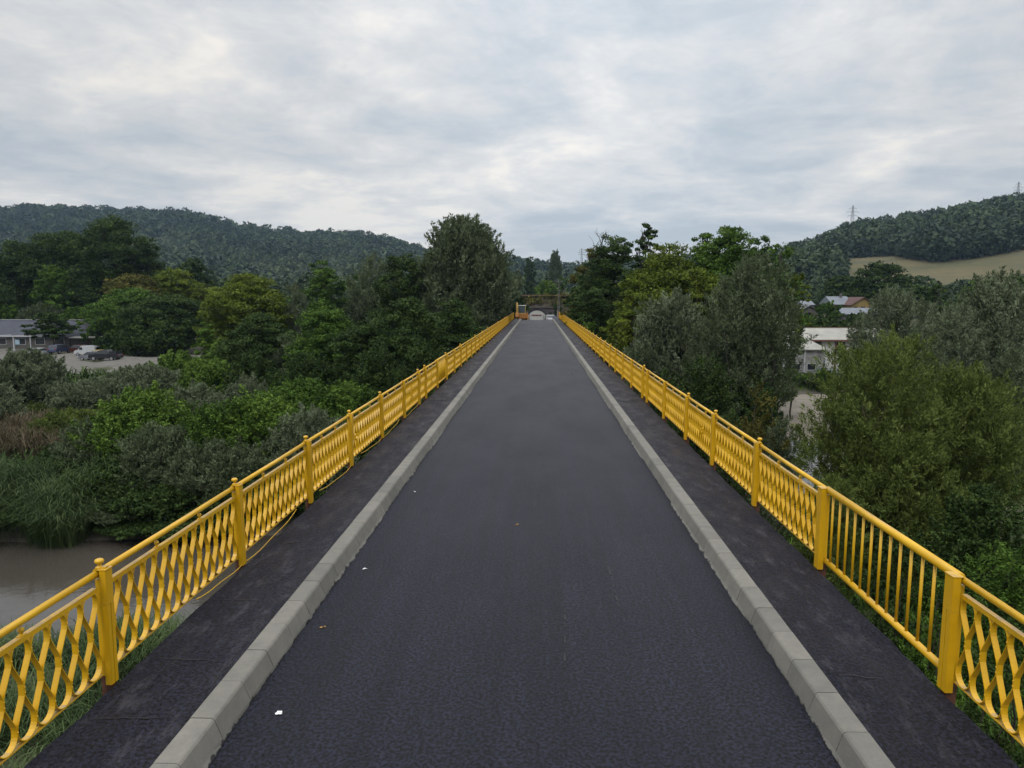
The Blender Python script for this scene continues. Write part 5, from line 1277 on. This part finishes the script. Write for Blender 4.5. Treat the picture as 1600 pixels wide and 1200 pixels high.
# pavilion with hipped pale roof
Yp = 117.0; c = at(1250, 545, Yp); g0 = gz(c.x, Yp); ze = at(1250, 546, Yp - 2.5).z - g0; zr = at(1250, 530, Yp).z - g0
pv = tag(empty("pavilion", (c.x, Yp, g0)), "small pavilion with a pale hipped roof before the long white building", "pavilion")
mb = MB(); hx = 3.6; mb.add([(-hx, -2.5, ze), (hx, -2.5, ze), (hx, 2.5, ze), (-hx, 2.5, ze), (-1.3, 0, zr), (1.3, 0, zr), (-hx, -2.5, ze - .12), (hx, -2.5, ze - .12), (hx, 2.5, ze - .12), (-hx, 2.5, ze - .12)], [(0,1,5,4),(1,2,5),(2,3,4,5),(3,0,4),(0,6,7,1),(1,7,8,2),(2,8,9,3),(3,9,6,0),(6,9,8,7)]); mb.build("roof", M_paleroof, pv)
MB().box(-hx + .5, hx - .5, -2.0, 2.0, -.3, ze - .122).build("wall", M_gwall2, pv)
for x_ in (-hx + .3, 0, hx - .3): MB().box(x_ - .08, x_ + .08, -2.3, -2.14, -.3, ze - .122).build("post", M_frame, pv)
put_window(pv, -1.9, -.5, -2.0, .9, 2.0); put_window(pv, .5, 1.9, -2.0, .9, 2.0)
# thin lamp pole in front
c = at(1268, 522, 116); g0 = gz(c.x, 116); lp = tag(empty("lamp_pole", (c.x, 116, g0)), "thin lamp pole with a short arm before the long white building", "lamp pole")
hh = c.z - g0; mb = MB(); mb.tube([(0, 0, 0), (0, 0, hh - .3), (-.15, 0, hh), (-.7, 0, hh + .1)], .05, 8); mb.build("pole", M_steel, lp)
MB().box(-1.1, -.6, -.09, .09, hh + .05, hh + .15).build("lamp_head", M_steel, lp, bevel=.02)
# green mesh fence and posts
a, b2 = at(1262, 560, 115), at(1312, 560, 115); fn_ = tag(empty("garden_fence", (a.x, 115, gz(a.x, 115))), "low green mesh fence in front of the white building at right", "fence"); Lf_ = b2.x - a.x
M_gf = simple("green_fence", (.03, .10, .07), .6)
mb = MB()
k = 0.0
while k < Lf_: mb.box(k, k + .03, -.01, .01, .05, 1.35); k += .12
for z_ in (.1, .7, 1.3): mb.box(0, Lf_, -.022, -.0105, z_, z_ + .04)
mb.build("mesh_panel", M_gf, fn_)
for k in range(5): MB().box(Lf_ * k / 4 - .04, Lf_ * k / 4 + .04, .0105, .09, -.3, 1.5).build("post", M_gf, fn_)

# village houses
def house(name, px0, px1, py_e, py_r, Y, depth, wall, roofm, label, ridge='x', winds=2, chimney=False, base=None, hip=0.0):
    a, b2 = at(px0, py_e, Y), at(px1, py_e, Y); cx_ = (a.x + b2.x) / 2; hw = (b2.x - a.x) / 2; g0 = gz(cx_, Y) - .2
    ze = a.z - g0; zr = at(px0, py_r, Y + (depth / 2 if ridge == 'x' else 0)).z - g0; root = tag(empty(name, (cx_, Y, g0)), label, "house")
    MB().box(-hw, hw, 0, depth, 0, ze).build("wall", wall, root)
    o_ = .5
    if ridge == 'x':
        r0 = hw * hip
        mb = MB(); mb.add([(-hw - o_, -o_, ze - .1), (hw + o_, -o_, ze - .1), (hw + o_ - r0, depth / 2, zr), (-hw - o_ + r0, depth / 2, zr), (-hw - o_, depth + o_, ze - .1), (hw + o_, depth + o_, ze - .1), (-hw - o_, -o_, ze - .25), (hw + o_, -o_, ze - .25), (hw + o_, depth + o_, ze - .25), (-hw - o_, depth + o_, ze - .25)],
            [(0, 1, 2, 3), (3, 2, 5, 4), (0, 6, 7, 1), (4, 5, 8, 9), (1, 7, 8, 5, 2), (0, 3, 4, 9, 6), (6, 9, 8, 7)])
    else:
        mb = MB(); mb.prism([(-hw - o_, ze - .12), (0, zr), (hw + o_, ze - .12), (hw + o_ - .1, ze - .25), (0, zr - .15), (-hw - o_ + .1, ze - .25)], 'y', -o_, depth + o_)
        MB().prism([(-hw, ze + .002), (hw, ze + .002), (0, zr - .2)], 'y', .02, depth - .02).build("gable", wall, root)
    ro = mb.build("roof", roofm, root)
    if chimney: MB().box(hw * .3, hw * .3 + .6, depth * .4, depth * .4 + .6, ze + .5, zr + .9).build("chimney", M_gwall, ro)
    for k in range(winds):
        x_ = -hw + 2 * hw * (k + .5) / winds; put_window(root, x_ - .55, x_ + .55, 0, max(.8, ze - 1.9), max(1.9, ze - .5), M_brown)
    return root
house("village_house", 1302, 1330, 475, 463, 208, 9, M_ywall, M_bluegrey, "yellow walled village house with a blue grey sheet roof and a white chimney", winds=2, chimney=True)
house("village_house", 1331, 1366, 476, 464, 203, 9, M_ywall, M_redroof, "yellow walled village house with a dark red tiled roof", ridge='y', winds=3)
house("shed", 1318, 1372, 490, 481, 192, 6, M_gwall, M_bluegrey, "low shed with a pale blue grey sheet roof in front of the red roofed house", winds=0)
house("village_house", 1247, 1282, 487, 477, 196, 8, M_gwall, M_greyold, "old village house with a worn grey gabled roof", ridge='y', winds=1)
house("shed", 1256, 1270, 475.5, 470, 204, 5, M_brown, M_bluegrey, "small brick outbuilding with a pale roof behind the old grey roofed house", winds=0)

# ------------------------------------------------------------------ haze
m = bpy.data.materials.new("haze_air"); m.use_nodes = True; t = m.node_tree
for n_ in list(t.nodes):
    if n_.type != 'OUTPUT_MATERIAL': t.nodes.remove(n_)
pvn = t.nodes.new('ShaderNodeVolumePrincipled'); pvn.inputs['Color'].default_value = (.50, .72, 1.0, 1); pvn.inputs['Density'].default_value = .00009; pvn.inputs['Anisotropy'].default_value = .2
t.links.new(pvn.outputs[0], t.nodes['Material Output'].inputs['Volume'])
mb = MB(); mb.box(-2600, 2600, -1600, 3200, -200, 330)
HAZE = True
if HAZE: tag(mb.build("haze", m), "thin pale haze filling the valley air", "haze", kind='stuff')

S.render.engine = 'CYCLES'
S.cycles.volume_bounces = 0; S.cycles.max_bounces = 6; S.cycles.diffuse_bounces = 1; S.cycles.transmission_bounces = 4; S.cycles.transparent_max_bounces = 8
S.cycles.volume_max_steps = 8
